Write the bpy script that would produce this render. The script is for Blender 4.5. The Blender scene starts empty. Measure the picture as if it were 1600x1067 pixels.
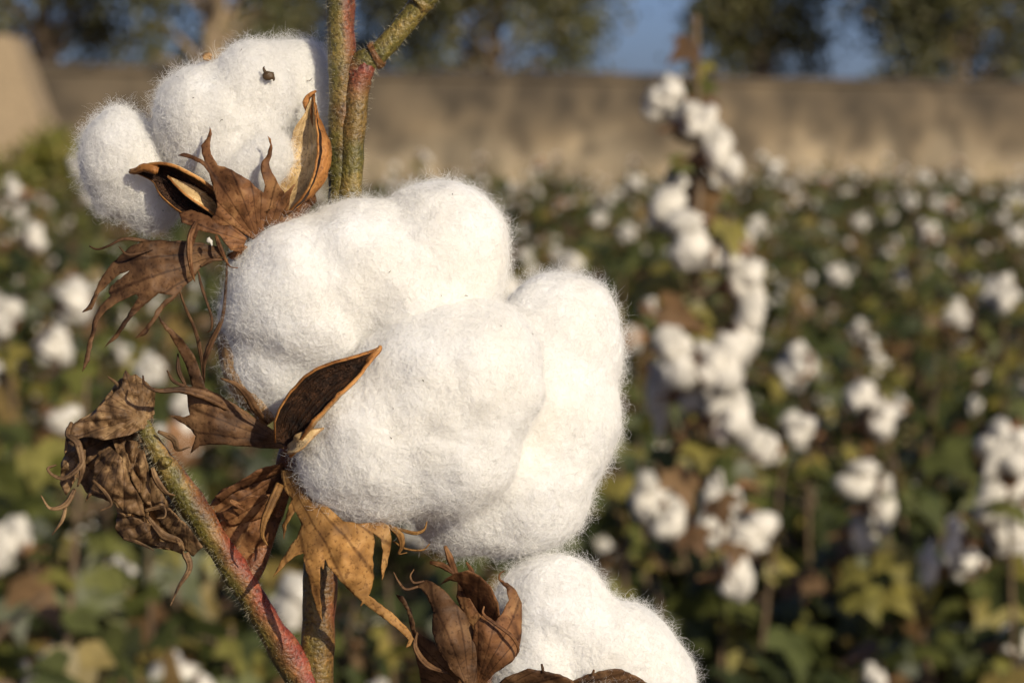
import bpy, math, random
import numpy as np
from mathutils import Vector, Matrix, geometry

rng = np.random.default_rng(7)
random.seed(7)
C = bpy.context.scene.collection
scene = bpy.context.scene

# ------------------------------------------------------------------ camera
FPX, DF, SX = 4116.0, 0.514, 0.514 / 4116.0      # focal length in photo px, focus distance, metres per photo px at focus
CAMZ, HOR = 1.30, 240.0
PITCH = math.atan((533.5 - HOR) / FPX)
cam_d = bpy.data.cameras.new("camera")
cam = bpy.data.objects.new("camera", cam_d)
C.objects.link(cam)
cam.location = (0, 0, CAMZ)
cam.rotation_euler = (math.pi / 2 - PITCH, 0, 0)
cam_d.sensor_width = 36
cam_d.lens = 36 * FPX / 1600
cam_d.clip_start = 0.02
cam_d.clip_end = 3000
cam_d.dof.use_dof = True
cam_d.dof.focus_distance = DF - 0.008
cam_d.dof.aperture_fstop = cam_d.lens / 3.2
scene.camera = cam

# ------------------------------------------------------------------ world, sun, exposure
SUN_AZ, SUN_EL = math.radians(32), math.radians(25)   # azimuth to the right of straight behind the camera
sdir = Vector((math.sin(SUN_AZ) * math.cos(SUN_EL), -math.cos(SUN_AZ) * math.cos(SUN_EL), math.sin(SUN_EL)))
w = bpy.data.worlds.new("World")
scene.world = w
w.use_nodes = True
nt = w.node_tree
sky = nt.nodes.new("ShaderNodeTexSky")
sky.sky_type = 'NISHITA'
sky.sun_disc = False
sky.sun_elevation = SUN_EL
sky.sun_rotation = math.atan2(sdir.x, sdir.y)
sky.air_density = 0.6
sky.dust_density = 1.8
sky.ozone_density = 5.0
bg = nt.nodes["Background"]
bg.inputs[1].default_value = 0.085
tint = nt.nodes.new('ShaderNodeMix'); tint.data_type = 'RGBA'; tint.blend_type = 'MULTIPLY'
tint.inputs[0].default_value = 1; tint.inputs[7].default_value = (1.13, 1.0, 1.05, 1)     # hazy violet-blue afternoon air
nt.links.new(sky.outputs[0], tint.inputs[6]); nt.links.new(tint.outputs[2], bg.inputs[0])
sl = bpy.data.lights.new("sun", 'SUN')
sl.energy = 5.0
sl.angle = math.radians(0.55)
sl.color = (1.0, 0.89, 0.68)
so = bpy.data.objects.new("sun", sl)
C.objects.link(so)
so.rotation_euler = sdir.to_track_quat('Z', 'Y').to_euler()
scene.view_settings.view_transform = 'Standard'
scene.view_settings.look = 'None'
scene.view_settings.exposure = 0.0
scene.view_settings.gamma = 1
scene.cycles.use_denoising = True
scene.cycles.max_bounces = 8
scene.cycles.transparent_max_bounces = 8

# ------------------------------------------------------------------ helpers
FW = np.array([0, math.cos(PITCH), -math.sin(PITCH)])
UP = np.array([0, math.sin(PITCH), math.cos(PITCH)])
RT = np.array([1.0, 0, 0])
CAM = np.array([0, 0, CAMZ])

def at(px, py, depth):
    return CAM + depth * (FW + (px - 800) / FPX * RT + (533.5 - py) / FPX * UP)

def P(a):
    """photo px, photo px, px of depth past the focus plane -> world metres"""
    a = np.atleast_2d(np.asarray(a, float))
    d = (DF + a[:, 2] * SX)[:, None]
    return CAM + d * (FW + (a[:, :1] - 800) / FPX * RT + (533.5 - a[:, 1:2]) / FPX * UP)

def hsh(i, j, k, s):
    h = (i * 374761393 + j * 668265263 + k * 2147483647 + s * 144665) & 0xFFFFFFFF
    h = ((h ^ (h >> 13)) * 1274126177) & 0xFFFFFFFF
    h = ((h ^ (h >> 15)) * 2246822519) & 0xFFFFFFFF
    return ((h ^ (h >> 16)) & 0xFFFFFF) / float(0xFFFFFF) * 2 - 1

def vnoise(p, s=0):
    f = np.floor(p)
    i = f.astype(np.int64)
    t = p - f
    t = t * t * t * (t * (t * 6 - 15) + 10)
    r = 0
    for a in (0, 1):
        for b in (0, 1):
            for c in (0, 1):
                wgt = (t[:, 0] if a else 1 - t[:, 0]) * (t[:, 1] if b else 1 - t[:, 1]) * (t[:, 2] if c else 1 - t[:, 2])
                r = r + wgt * hsh(i[:, 0] + a, i[:, 1] + b, i[:, 2] + c, s)
    return r

def fbm(p, scale, octv=3, s=0):
    p = np.asarray(p, float) / scale
    r, amp = 0, 1.0
    for o in range(octv):
        r = r + amp * vnoise(p * 2 ** o + 17.3 * o, s + o)
        amp *= .5
    return r

def catmull(pts, n):
    pts = np.asarray(pts, float)
    p = np.vstack([2 * pts[0] - pts[1], pts, 2 * pts[-1] - pts[-2]])
    m = len(pts) - 1
    out = []
    for t in np.linspace(0, m - 1e-6, n):
        k = int(t); u = t - k
        a, b, c, d = p[k], p[k + 1], p[k + 2], p[k + 3]
        out.append(.5 * (2 * b + (c - a) * u + (2 * a - 5 * b + 4 * c - d) * u * u + (3 * b - a - 3 * c + d) * u ** 3))
    return np.array(out)

class MB:
    """collects vertices and faces of ONE mesh"""
    def __init__(self):
        self.v, self.f, self.m, self.at, self.uv, self.n = [], [], [], [], [], 0
    def add(self, v, f, m=0, at=0.0, uv=None):
        v = np.asarray(v, float)
        self.v.append(v)
        f = np.asarray(f, int)
        self.f.append(f + self.n)
        self.m.append(np.full(len(f), m) if np.isscalar(m) else np.asarray(m))
        self.at.append(np.full(len(v), at) if np.isscalar(at) else np.asarray(at, float))
        self.uv.append(np.zeros((len(v), 2)) if uv is None else np.asarray(uv, float))
        self.n += len(v)

WORG = {}
def build(name, mb, mats, parent=None, px=False, org=None, smooth=True, solid=0, srim=0, sin_=0):
    v = np.vstack(mb.v)
    if px:
        v = P(v)
    if org is None:
        org = v.mean(0)
    org = np.asarray(org, float)
    me = bpy.data.meshes.new(name)
    v = v - org
    tot = sum(f.size for f in mb.f)
    loops = np.concatenate([f.ravel() for f in mb.f])
    sizes = np.concatenate([np.full(len(f), f.shape[1]) for f in mb.f])
    me.vertices.add(len(v)); me.vertices.foreach_set("co", v.astype(np.float32).ravel())
    me.loops.add(tot); me.loops.foreach_set("vertex_index", loops.astype(np.int32))
    me.polygons.add(len(sizes))
    st = np.concatenate([[0], np.cumsum(sizes)[:-1]])
    me.polygons.foreach_set("loop_start", st.astype(np.int32))
    me.polygons.foreach_set("material_index", np.concatenate(mb.m).astype(np.int32))
    me.polygons.foreach_set("use_smooth", np.full(len(sizes), smooth))
    a = me.attributes.new("tone", 'FLOAT', 'POINT')
    a.data.foreach_set("value", np.concatenate(mb.at).astype(np.float32))
    uvs = np.vstack(mb.uv)
    if np.any(uvs):
        b = me.attributes.new("fan", 'FLOAT_VECTOR', 'POINT')
        b.data.foreach_set("vector", np.hstack([uvs, np.zeros((len(uvs), 1))]).astype(np.float32).ravel())
    for m in (mats if isinstance(mats, (list, tuple)) else [mats]):
        me.materials.append(m)
    me.update(calc_edges=True)
    me.validate()
    o = bpy.data.objects.new(name, me)
    C.objects.link(o)
    setp(o, parent, org)
    if solid:
        md = o.modifiers.new("thickness", 'SOLIDIFY')
        md.thickness = solid
        md.offset = 0
        md.material_offset = sin_
        md.material_offset_rim = srim
    return o

def setp(o, parent, org):
    WORG[o.name] = np.asarray(org, float)
    if parent is not None:
        o.parent = parent
        o.location = Vector(org - WORG[parent.name])
    else:
        o.location = Vector(org)

def tag(o, label=None, cat=None, group=None, kind=None):
    if label: o['label'] = label
    if cat: o['category'] = cat
    if group: o['group'] = group
    if kind: o['kind'] = kind
    return o

def empty(name, loc):
    o = bpy.data.objects.new(name, None)
    o.empty_display_size = .05
    C.objects.link(o)
    WORG[o.name] = np.asarray(loc, float)
    o.location = Vector(loc)
    return o

def frames(c):
    t = np.gradient(c, axis=0)
    t /= np.linalg.norm(t, axis=1)[:, None] + 1e-12
    n = np.zeros_like(c)
    ref = np.array([0, 0, 1.0]) if abs(t[0][2]) < .8 else np.array([1.0, 0, 0])
    for i in range(len(c)):
        n[i] = ref - t[i] * ref.dot(t[i])
        n[i] /= np.linalg.norm(n[i]) + 1e-12
        ref = n[i]
    return t, n, np.cross(t, n)

def tube(mb, ctrl, n=16, seg=8, m=0, flat=1.0, bump=0, tone=None, at=0.0, cap=True, twist=0):
    """ctrl rows: x y z r ; a swept tube (flat < 1 makes a ribbon-like blade)"""
    c = catmull(ctrl, n)
    ctr, r = c[:, :3], np.maximum(c[:, 3], 1e-5)
    t, nn, bb = frames(ctr)
    a = np.linspace(0, 2 * math.pi, seg, endpoint=False)
    tw = np.linspace(0, twist, n)
    ca = np.cos(a)[None] ; sa = np.sin(a)[None] * flat
    e1 = nn * np.cos(tw)[:, None] + bb * np.sin(tw)[:, None]
    e2 = -nn * np.sin(tw)[:, None] + bb * np.cos(tw)[:, None]
    ring = ctr[:, None] + r[:, None, None] * (sa[..., None] * e1[:, None] + ca[..., None] * e2[:, None])
    v = ring.reshape(-1, 3)
    if bump:
        d = (v - np.repeat(ctr, seg, 0))
        v = v + d * (bump * fbm(v, r.max() * 1.1, 3, 5))[:, None]
    k = np.arange(n - 1)[:, None] * seg
    j = np.arange(seg)[None]
    j2 = (j + 1) % seg
    f = np.stack([k + j, k + j2, k + seg + j2, k + seg + j], -1).reshape(-1, 4)
    tv = at if tone is None else tone(v, np.repeat(np.linspace(0, 1, n), seg), d if bump else None)
    uv = np.stack([np.tile(a, n) * .3 + .01, np.repeat(np.linspace(0, 1, n), seg)], 1)
    mb.add(v, f, m, tv, uv)
    if cap:
        for s in (0, n - 1):
            base = s * seg
            cv = np.vstack([v[base:base + seg], ctr[s]])
            cf = np.array([[q, (q + 1) % seg, seg] for q in range(seg)])
            ta = tv if np.isscalar(tv) else np.append(tv[base:base + seg], tv[base:base + seg].mean())
            mb.add(cv, cf if s else cf[:, ::-1], m, ta, np.vstack([uv[base:base + seg], uv[base]]))
    return ctr, r

# ------------------------------------------------------------------ materials
def mat(name):
    m = bpy.data.materials.new(name)
    m.use_nodes = True
    n = m.node_tree.nodes
    return m, n, m.node_tree.links, n["Principled BSDF"], n["Material Output"]

def ramp(n, stops):
    r = n.new("ShaderNodeValToRGB")
    e = r.color_ramp.elements
    while len(e) < len(stops): e.new(.5)
    for k, (p, c) in enumerate(stops):
        e[k].position = p; e[k].color = (*c, 1)
    return r

def noise(n, l, scale, det=4, src=None, dist=0):
    t = n.new("ShaderNodeTexNoise")
    t.inputs["Scale"].default_value = scale
    t.inputs["Detail"].default_value = det
    t.inputs["Distortion"].default_value = dist
    if src is None:
        g = n.new("ShaderNodeTexCoord"); src = g.outputs["Object"]
    l.new(src, t.inputs["Vector"])
    return t

def bumpn(n, l, src, strength, dist, normal=None):
    b = n.new("ShaderNodeBump")
    b.inputs["Strength"].default_value = strength
    b.inputs["Distance"].default_value = dist
    l.new(src, b.inputs["Height"])
    if normal: l.new(normal, b.inputs["Normal"])
    return b

def mix(n, l, f, a, b, typ='MIX'):
    x = n.new("ShaderNodeMix"); x.data_type = 'RGBA'; x.blend_type = typ
    for s, i in ((f, 0), (a, 6), (b, 7)):
        if isinstance(s, (int, float)): x.inputs[i].default_value = s
        elif isinstance(s, tuple): x.inputs[i].default_value = (*s, 1)
        else: l.new(s, x.inputs[i])
    return x.outputs[2]

def attr(n, name):
    a = n.new("ShaderNodeAttribute"); a.attribute_name = name
    return a

def m_lint():
    m, n, l, b, o = mat("lint")
    t = noise(n, l, 55, 3)
    r = ramp(n, [(.35, (.83, .825, .815)), (.72, (.82, .785, .71))])
    l.new(t.outputs[0], r.inputs[0]); l.new(r.outputs[0], b.inputs["Base Color"])
    b.inputs["Roughness"].default_value = 1
    b.inputs["Specular IOR Level"].default_value = 0.05
    b.inputs["Subsurface Weight"].default_value = .45
    b.inputs["Subsurface Radius"].default_value = (1, .9, .75)
    b.inputs["Subsurface Scale"].default_value = .004
    t2 = noise(n, l, 900, 5, dist=.6)
    bm = bumpn(n, l, t2.outputs[0], .5, .0006)
    l.new(bm.outputs[0], b.inputs["Normal"])
    return m

def m_fibre():
    m, n, l, b, o = mat("lint_fibre")
    n.remove(b)
    d = n.new("ShaderNodeBsdfDiffuse"); d.inputs[0].default_value = (.83, .82, .80, 1)
    t = n.new("ShaderNodeBsdfTranslucent"); t.inputs[0].default_value = (.83, .82, .80, 1)
    x = n.new("ShaderNodeMixShader"); x.inputs[0].default_value = .45
    l.new(d.outputs[0], x.inputs[1]); l.new(t.outputs[0], x.inputs[2]); l.new(x.outputs[0], o.inputs[0])
    return m

def m_dry(name, dark, mid, light, trans=.38, vein=.75, scale=240):
    m, n, l, b, o = mat(name)
    t = noise(n, l, scale, 6, dist=.4)
    t2 = noise(n, l, scale * 6, 3)
    r = ramp(n, [(.30, dark), (.52, mid), (.72, light)])
    l.new(t.outputs[0], r.inputs[0])
    fan = attr(n, "fan")
    wv = n.new("ShaderNodeTexWave"); wv.wave_type = 'BANDS'; wv.bands_direction = 'X'
    wv.inputs["Scale"].default_value = .9; wv.inputs["Distortion"].default_value = 2.0
    wv.inputs["Detail"].default_value = 3; wv.inputs["Detail Scale"].default_value = 1.4
    l.new(fan.outputs["Vector"], wv.inputs["Vector"])
    vr = ramp(n, [(.0, (.35, .30, .28)), (.09, (1, 1, 1))])
    l.new(wv.outputs[0], vr.inputs[0])
    t3 = noise(n, l, scale * .28, 3)
    big = ramp(n, [(.35, (.55, .50, .48)), (.62, (1.15, 1.08, 1.0))])
    l.new(t3.outputs[0], big.inputs[0])
    col = mix(n, l, vein, r.outputs[0], vr.outputs[0], 'MULTIPLY')
    col = mix(n, l, .8, col, big.outputs[0], 'MULTIPLY')
    sp = ramp(n, [(.34, (.45, .40, .36)), (.44, (1, 1, 1))])
    l.new(t2.outputs[0], sp.inputs[0])
    col = mix(n, l, .8, col, sp.outputs[0], 'MULTIPLY')
    l.new(col, b.inputs["Base Color"])
    b.inputs["Roughness"].default_value = .62
    b.inputs["Specular IOR Level"].default_value = .3
    b1 = bumpn(n, l, wv.outputs[0], .25, .0003)
    b2 = bumpn(n, l, t2.outputs[0], .5, .0003, b1.outputs[0])
    l.new(b2.outputs[0], b.inputs["Normal"])
    tr = n.new("ShaderNodeBsdfTranslucent")
    l.new(col, tr.inputs[0])
    x = n.new("ShaderNodeMixShader"); x.inputs[0].default_value = trans
    l.new(b.outputs[0], x.inputs[1]); l.new(tr.outputs[0], x.inputs[2]); l.new(x.outputs[0], o.inputs[0])
    return m

def m_stem():
    m, n, l, b, o = mat("green_red_stem")
    t = noise(n, l, 180, 5)
    t2 = noise(n, l, 1300, 3)
    g = ramp(n, [(.3, (.045, .044, .010)), (.52, (.115, .094, .018)), (.75, (.24, .165, .05))])
    r = ramp(n, [(.3, (.13, .020, .012)), (.55, (.22, .048, .028)), (.78, (.28, .12, .05))])
    l.new(t.outputs[0], g.inputs[0]); l.new(t.outputs[0], r.inputs[0])
    a = attr(n, "tone")
    col = mix(n, l, a.outputs["Fac"], g.outputs[0], r.outputs[0])
    sp = ramp(n, [(.36, (.30, .26, .22)), (.47, (1, 1, 1)), (.60, (1, 1, 1)), (.68, (1.7, 1.5, 1.25))])
    l.new(t2.outputs[0], sp.inputs[0])
    col = mix(n, l, .75, col, sp.outputs[0], 'MULTIPLY')
    l.new(col, b.inputs["Base Color"])
    b.inputs["Roughness"].default_value = .5
    bm = bumpn(n, l, t2.outputs[0], .9, .0005)
    l.new(bm.outputs[0], b.inputs["Normal"])
    return m

def m_plain(name, col, rough=.8, trans=0):
    m, n, l, b, o = mat(name)
    t = noise(n, l, 40, 4)
    c2 = tuple(c * .55 for c in col)
    r = ramp(n, [(.35, c2), (.65, col)])
    l.new(t.outputs[0], r.inputs[0]); l.new(r.outputs[0], b.inputs["Base Color"])
    b.inputs["Roughness"].default_value = rough
    if trans:
        tr = n.new("ShaderNodeBsdfTranslucent"); l.new(r.outputs[0], tr.inputs[0])
        x = n.new("ShaderNodeMixShader"); x.inputs[0].default_value = trans
        l.new(b.outputs[0], x.inputs[1]); l.new(tr.outputs[0], x.inputs[2]); l.new(x.outputs[0], o.inputs[0])
    return m

def m_leaf(name, stops, trans=.35):
    m, n, l, b, o = mat(name)
    a = attr(n, "tone")
    r = ramp(n, stops)
    l.new(a.outputs["Fac"], r.inputs[0])
    t = noise(n, l, 60, 3)
    sp = ramp(n, [(.35, (.6, .6, .55)), (.6, (1, 1, 1))])
    l.new(t.outputs[0], sp.inputs[0])
    col = mix(n, l, 1.0, r.outputs[0], sp.outputs[0], 'MULTIPLY')
    l.new(col, b.inputs["Base Color"])
    b.inputs["Roughness"].default_value = .5
    tr = n.new("ShaderNodeBsdfTranslucent"); l.new(col, tr.inputs[0])
    x = n.new("ShaderNodeMixShader"); x.inputs[0].default_value = trans
    l.new(b.outputs[0], x.inputs[1]); l.new(tr.outputs[0], x.inputs[2]); l.new(x.outputs[0], o.inputs[0])
    return m

def m_wall():
    m, n, l, b, o = mat("weathered_plaster")
    g = n.new("ShaderNodeTexCoord")
    sep = n.new("ShaderNodeSeparateXYZ"); l.new(g.outputs["Object"], sep.inputs[0])
    t = noise(n, l, 1.3, 6, g.outputs["Object"])
    mp = n.new("ShaderNodeMapping"); mp.inputs["Scale"].default_value = (.75, .75, .30)
    l.new(g.outputs["Object"], mp.inputs[0])
    st = noise(n, l, 1.5, 5, mp.outputs[0])
    base = ramp(n, [(.3, (.13, .105, .070)), (.55, (.235, .187, .122)), (.75, (.34, .27, .175))])
    l.new(t.outputs[0], base.inputs[0])
    # run-off stains creep down from the coping, uneven along the wall
    ma = n.new("ShaderNodeMath"); ma.operation = 'MULTIPLY_ADD'
    l.new(st.outputs[0], ma.inputs[0]); ma.inputs[1].default_value = 1.5; l.new(sep.outputs[2], ma.inputs[2])
    dr = ramp(n, [(.0, (1, 1, 1)), (.45, (.50, .47, .44)), (1., (.28, .26, .245))])
    mr = n.new("ShaderNodeMapRange"); mr.inputs[1].default_value = 1.95; mr.inputs[2].default_value = 2.7
    l.new(ma.outputs[0], mr.inputs[0]); l.new(mr.outputs[0], dr.inputs[0])
    col = mix(n, l, .9, base.outputs[0], dr.outputs[0], 'MULTIPLY')
    bl = noise(n, l, 2.6, 6, g.outputs["Object"], .8)
    br = ramp(n, [(.36, (.55, .54, .53)), (.5, (1, 1, 1)), (.68, (1.25, 1.22, 1.16))])
    l.new(bl.outputs[0], br.inputs[0])
    col = mix(n, l, .8, col, br.outputs[0], 'MULTIPLY')
    l.new(col, b.inputs["Base Color"])
    b.inputs["Roughness"].default_value = .9
    bm = bumpn(n, l, t.outputs[0], .4, .03); l.new(bm.outputs[0], b.inputs["Normal"])
    return m

LINT, FIBRE = m_lint(), m_fibre()
BR_OR = m_dry("dry_bract", (.075, .032, .015), (.25, .118, .050), (.44, .25, .11))
BR_GOLD = m_dry("golden_bract", (.20, .10, .032), (.44, .24, .075), (.58, .36, .14))
BR_DARK = m_dry("dark_bract", (.055, .028, .014), (.16, .085, .04), (.28, .165, .08))
BR_GREY = m_dry("withered_leaf", (.05, .030, .016), (.19, .115, .056), (.36, .245, .125), trans=.15)
def rough_up(m):
    for q in m.node_tree.nodes:
        if q.type == 'BUMP': q.inputs['Strength'].default_value = 1.0; q.inputs['Distance'].default_value = .0012
    return m
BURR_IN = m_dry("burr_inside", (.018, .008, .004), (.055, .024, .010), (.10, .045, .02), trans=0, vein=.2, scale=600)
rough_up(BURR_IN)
BURR_OUT = m_dry("burr_outside", (.22, .12, .05), (.42, .27, .13), (.55, .40, .22), trans=.1, vein=.3)
BURR_RIM = m_dry("burr_rim", (.20, .08, .02), (.40, .18, .05), (.5, .27, .09), trans=.1, vein=.1)
BURR_GOLD = m_dry("burr_gold_lining", (.36, .24, .10), (.60, .44, .22), (.74, .60, .36), trans=.1, vein=.35, scale=300)
STEM = m_stem()
HAIR = m_plain("stem_hair", (.55, .50, .36), .6, .4)
SOIL = m_plain("soil", (.13, .09, .055), .95)
WOOD = m_plain("plant_wood", (.13, .085, .045), .8)
BARK = m_plain("pale_bark", (.38, .28, .17), .9)
LEAF = m_leaf("cotton_leaf", [(.0, (.034, .046, .014)), (.35, (.085, .100, .026)), (.62, (.175, .178, .038)), (.80, (.29, .24, .055)), (.88, (.22, .13, .055)), (1., (.14, .078, .038))])
TLEAF = m_leaf("tree_leaf", [(.0, (.065, .068, .026)), (.6, (.14, .138, .048)), (1., (.25, .19, .08))], .25)
GRASSM = m_leaf("weed_leaf", [(.0, (.12, .135, .02)), (.6, (.24, .23, .04)), (1., (.34, .27, .07))], .3)
WALLM = m_wall()
SPECK = m_plain("seed_fragment", (.075, .04, .014), .6)
BOLLM = m_plain("field_lint", (.80, .76, .68), 1, .25)
BURRM = m_plain("field_burr", (.24, .12, .05), .8)

# ------------------------------------------------------------------ setting
mb = MB()
mb.add([[-900, -200, 0], [900, -200, 0], [900, 1500, 0], [-900, 1500, 0]], [[0, 1, 2, 3]])
tag(build("ground", mb, SOIL, org=(0, 0, 0)), kind='structure')

# wall running obliquely behind the field
WA, WB = np.array([-5.1, 28.8]), np.array([6.96, 35.8])
wd = (WB - WA) / np.linalg.norm(WB - WA)
wn = np.array([wd[1], -wd[0]])                      # faces the camera side
def wall_at(s, out=0.0):
    return WA + wd * s + wn * out
def prism(mb, prof, a, b, m=0):
    """extrude a profile of (out, z) along the wall from s=a to s=b"""
    k = len(prof)
    ns = max(2, int(abs(b - a) / .5))
    ss = np.linspace(a, b, ns)
    v = []
    for s in ss:
        for o_, z in prof:
            q = wall_at(s, o_ + .012 * math.sin(s * 2.3)); v.append([q[0], q[1], z + (.012 * math.sin(s * 1.1) + .012 * math.sin(s * 3.7 + 1) if z > 2.195 else 0)])
    f = []
    for i in range(ns - 1):
        for j in range(k):
            j2 = (j + 1) % k
            f.append([i * k + j, i * k + k + j, i * k + k + j2, i * k + j2])
    v = np.array(v)
    mb.add(v, f, m)
    c = np.arange(k)
    for base, rv in ((0, False), ((ns - 1) * k, True)):
        mb.add(v[base:base + k], [c[::-1] if rv else c], m)
mbw = MB()
prism(mbw, [(0.0, -.2), (0.0, 2.19), (-.28, 2.19), (-.28, -.2)], -14, 26)
wall = empty("boundary_wall", [*WA, 0])
tag(wall, "long weathered tan plaster wall closing off the far side of the cotton field", "wall")
build("wall_body", mbw, WALLM, wall, org=[*WA, 0], smooth=False)
mbc = MB()
prism(mbc, [(.05, 2.193), (.05, 2.24), (-.14, 2.285), (-.33, 2.24), (-.33, 2.193)], -14, 26)
build("coping", mbc, WALLM, wall, org=[*WA, 0], smooth=False)
# sloping buttress left
mbb = MB()
c0 = at(10, 240, 25.5)
def bxz(x, z, y): return [c0[0] + x, c0[1] + y, z]
lo, hi = [(-1.5, 0), (.80, 0)], [(-1.1, 2.5), (.06, 2.5)]
PLAST = m_plain('pale_plaster', (.36, .27, .165), .9)
vv = [bxz(-1.5, 0, -.5), bxz(.95, 0, -.5), bxz(.12, 2.42, -.3), bxz(-1.2, 2.5, -.3), bxz(-1.5, 0, .6), bxz(.95, 0, .6), bxz(.12, 2.42, .5), bxz(-1.2, 2.5, .5)]
mbb.add(vv, [[0, 1, 2, 3], [5, 4, 7, 6], [1, 5, 6, 2], [4, 0, 3, 7], [3, 2, 6, 7]])
bt = build("buttress", mbb, PLAST, org=[c0[0], c0[1], 0], smooth=False)
tag(bt, "sloping plaster buttress at the left end of the long tan wall", "buttress")

# ------------------------------------------------------------------ leaves and field plants
def lobed_leaf(size, cup=.25):
    """palmate cotton leaf lying in xy, petiole at origin, tip +y"""
    ang = np.radians([-150, -118, -95, -70, -52, -36, -18, 0, 18, 36, 52, 70, 95, 118, 150])
    rad = np.array([.30, .52, .62, .50, .42, .70, .82, 1.0, .82, .70, .42, .50, .62, .52, .30])
    rad = rad.copy(); rad[[6, 8]] = .62; rad[[5, 9]] = .50; rad[[3, 11]] = .74; rad[[2, 12]] = .56
    x, y = np.sin(ang) * rad, np.cos(ang) * rad + .12
    v = np.zeros((17, 3))
    v[1:16, 0], v[1:16, 1] = x, y
    v[16] = [0, .38, 0]
    v[:, 2] = -cup * (v[:, 0] ** 2 + .5 * (v[:, 1] - .3) ** 2) + .05 * np.abs(v[:, 0])
    f = []
    for i in range(1, 15):
        f.append([16, i + 1, i] )
    f.append([16, 1, 0]); f.append([16, 0, 15])
    return v * size, np.array(f)

def rotm(n, spin):
    n = n / np.linalg.norm(n)
    a = np.array([0, 0, 1.0]) if abs(n[2]) < .95 else np.array([0, 1.0, 0])
    # leaf tip falls down-slope
    y = -a + n * a.dot(n); y /= np.linalg.norm(y)
    x = np.cross(y, n)
    c, s = math.cos(spin), math.sin(spin)
    return np.stack([c * x + s * y, -s * x + c * y, n], 1)

def add_leaf(mb, pos, nrm, size, tone, spin, m=0):
    v, f = lobed_leaf(size, random.uniform(.1, .6))
    mb.add(pos + v @ rotm(nrm, spin).T, f, m, tone)

def uvsph(nu=10, nv=7):
    v = [[0, 0, 1.0]]
    for i in range(1, nv):
        a = math.pi * i / nv
        for j in range(nu):
            b = 2 * math.pi * j / nu
            v.append([math.sin(a) * math.cos(b), math.sin(a) * math.sin(b), math.cos(a)])
    v.append([0, 0, -1.0])
    f = []
    for j in range(nu):
        f.append([0, 1 + j, 1 + (j + 1) % nu, 1 + (j + 1) % nu])
        for i in range(nv - 2):
            a = 1 + i * nu
            f.append([a + j, a + nu + j, a + nu + (j + 1) % nu, a + (j + 1) % nu])
        e = 1 + (nv - 2) * nu
        f.append([e + j, len(v) - 1, e + (j + 1) % nu, e + (j + 1) % nu])
    q3 = [[a, b, c] for a, b, c, d in f if c == d]
    q4 = [x for x in f if x[2] != x[3]]
    return np.array(v), q3, q4
SPH = uvsph()

def blob(mb, c, r, m, s, amp=.18, R=None, tone=0):
    v, q3, q4 = SPH
    p = v * r
    p = p * (1 + amp * fbm(v * 2.2 + s * 7.7, 1.0, 2, 3))[:, None]
    if R is not None: p = p @ R.T
    p = p + c
    mb.add(p, q4, m, tone); mb.n -= len(p); mb.v.pop(); mb.at.pop(); mb.uv.pop()
    mb.add(p, q3, m, tone)

def boll_lint(mb, s, m=0, size=.035):
    """open boll: four or five fluffy locks round an axis (+z outward)"""
    rs = np.random.default_rng(s)
    k = int(rs.integers(4, 6))
    for i in range(k):
        a = 2 * math.pi * i / k + rs.uniform(-.2, .2)
        d = np.array([math.cos(a), math.sin(a), 0])
        droop = rs.uniform(-.3, .9)
        L = size * rs.uniform(.62, .85)
        R = np.stack([np.cross([0, 0, 1], d), d, [0, 0, 1]], 1)
        blob(mb, d * size * .5 + np.array([0, 0, size * (.35 - .2 * droop)]), np.array([L * rs.uniform(.5, .7), L * rs.uniform(.7, 1.05), L * rs.uniform(.6, .95)]), m, s + i, .42, R)
def burr_mesh(mb, s, m=0, size=.035):
    rs = np.random.default_rng(s + 50)
    for i in range(5):
        a = 2 * math.pi * i / 5 + rs.uniform(-.2, .2) + .6
        d = np.array([math.cos(a), math.sin(a), 0]); sd = np.array([-math.sin(a), math.cos(a), 0])
        pts = []
        for t in np.linspace(0, 1, 6):
            c = d * size * (1.25 * t) + np.array([0, 0, size * (-.35 + .5 * t * t)])
            wd_ = size * .45 * math.sin(math.pi * min(1, .12 + .88 * t)) + .0006
            pts += [c - sd * wd_, c + np.array([0, 0, -.2 * wd_]), c + sd * wd_]
        f = []
        for q in range(5):
            f += [[q * 3, q * 3 + 1, q * 3 + 4, q * 3 + 3], [q * 3 + 1, q * 3 + 2, q * 3 + 5, q * 3 + 4]]
        mb.add(pts, f, m, .5)
    tube(mb, [[0, 0, -.03, .002], [0, 0, -.018, .003], [0, 0, -.006, .010]], 5, 6, m)

BOLLS, BURRS = [], []
hold = []
for s in range(5):
    b1 = MB(); boll_lint(b1, s * 10)
    b2 = MB(); burr_mesh(b2, s * 10)
    o1 = build("boll", b1, [BOLLM], org=(0, 0, 0)); o2 = build("burr", b2, [BURRM], org=(0, 0, 0))
    BOLLS.append(o1.data); BURRS.append(o2.data)
    bpy.data.objects.remove(o1); bpy.data.objects.remove(o2)

def canopy_point(h, rad, top=False):
    u = random.random()
    th = random.uniform(0, 2 * math.pi)
    z = h * (.14 + .86 * u ** (.62 if not top else .45))
    q = (z / h - .14) / .86
    r = rad * (1.0 - .62 * q ** 1.6) * math.sqrt(random.uniform(.35, 1))
    return np.array([r * math.cos(th), r * math.sin(th), z]), th, q

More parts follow.
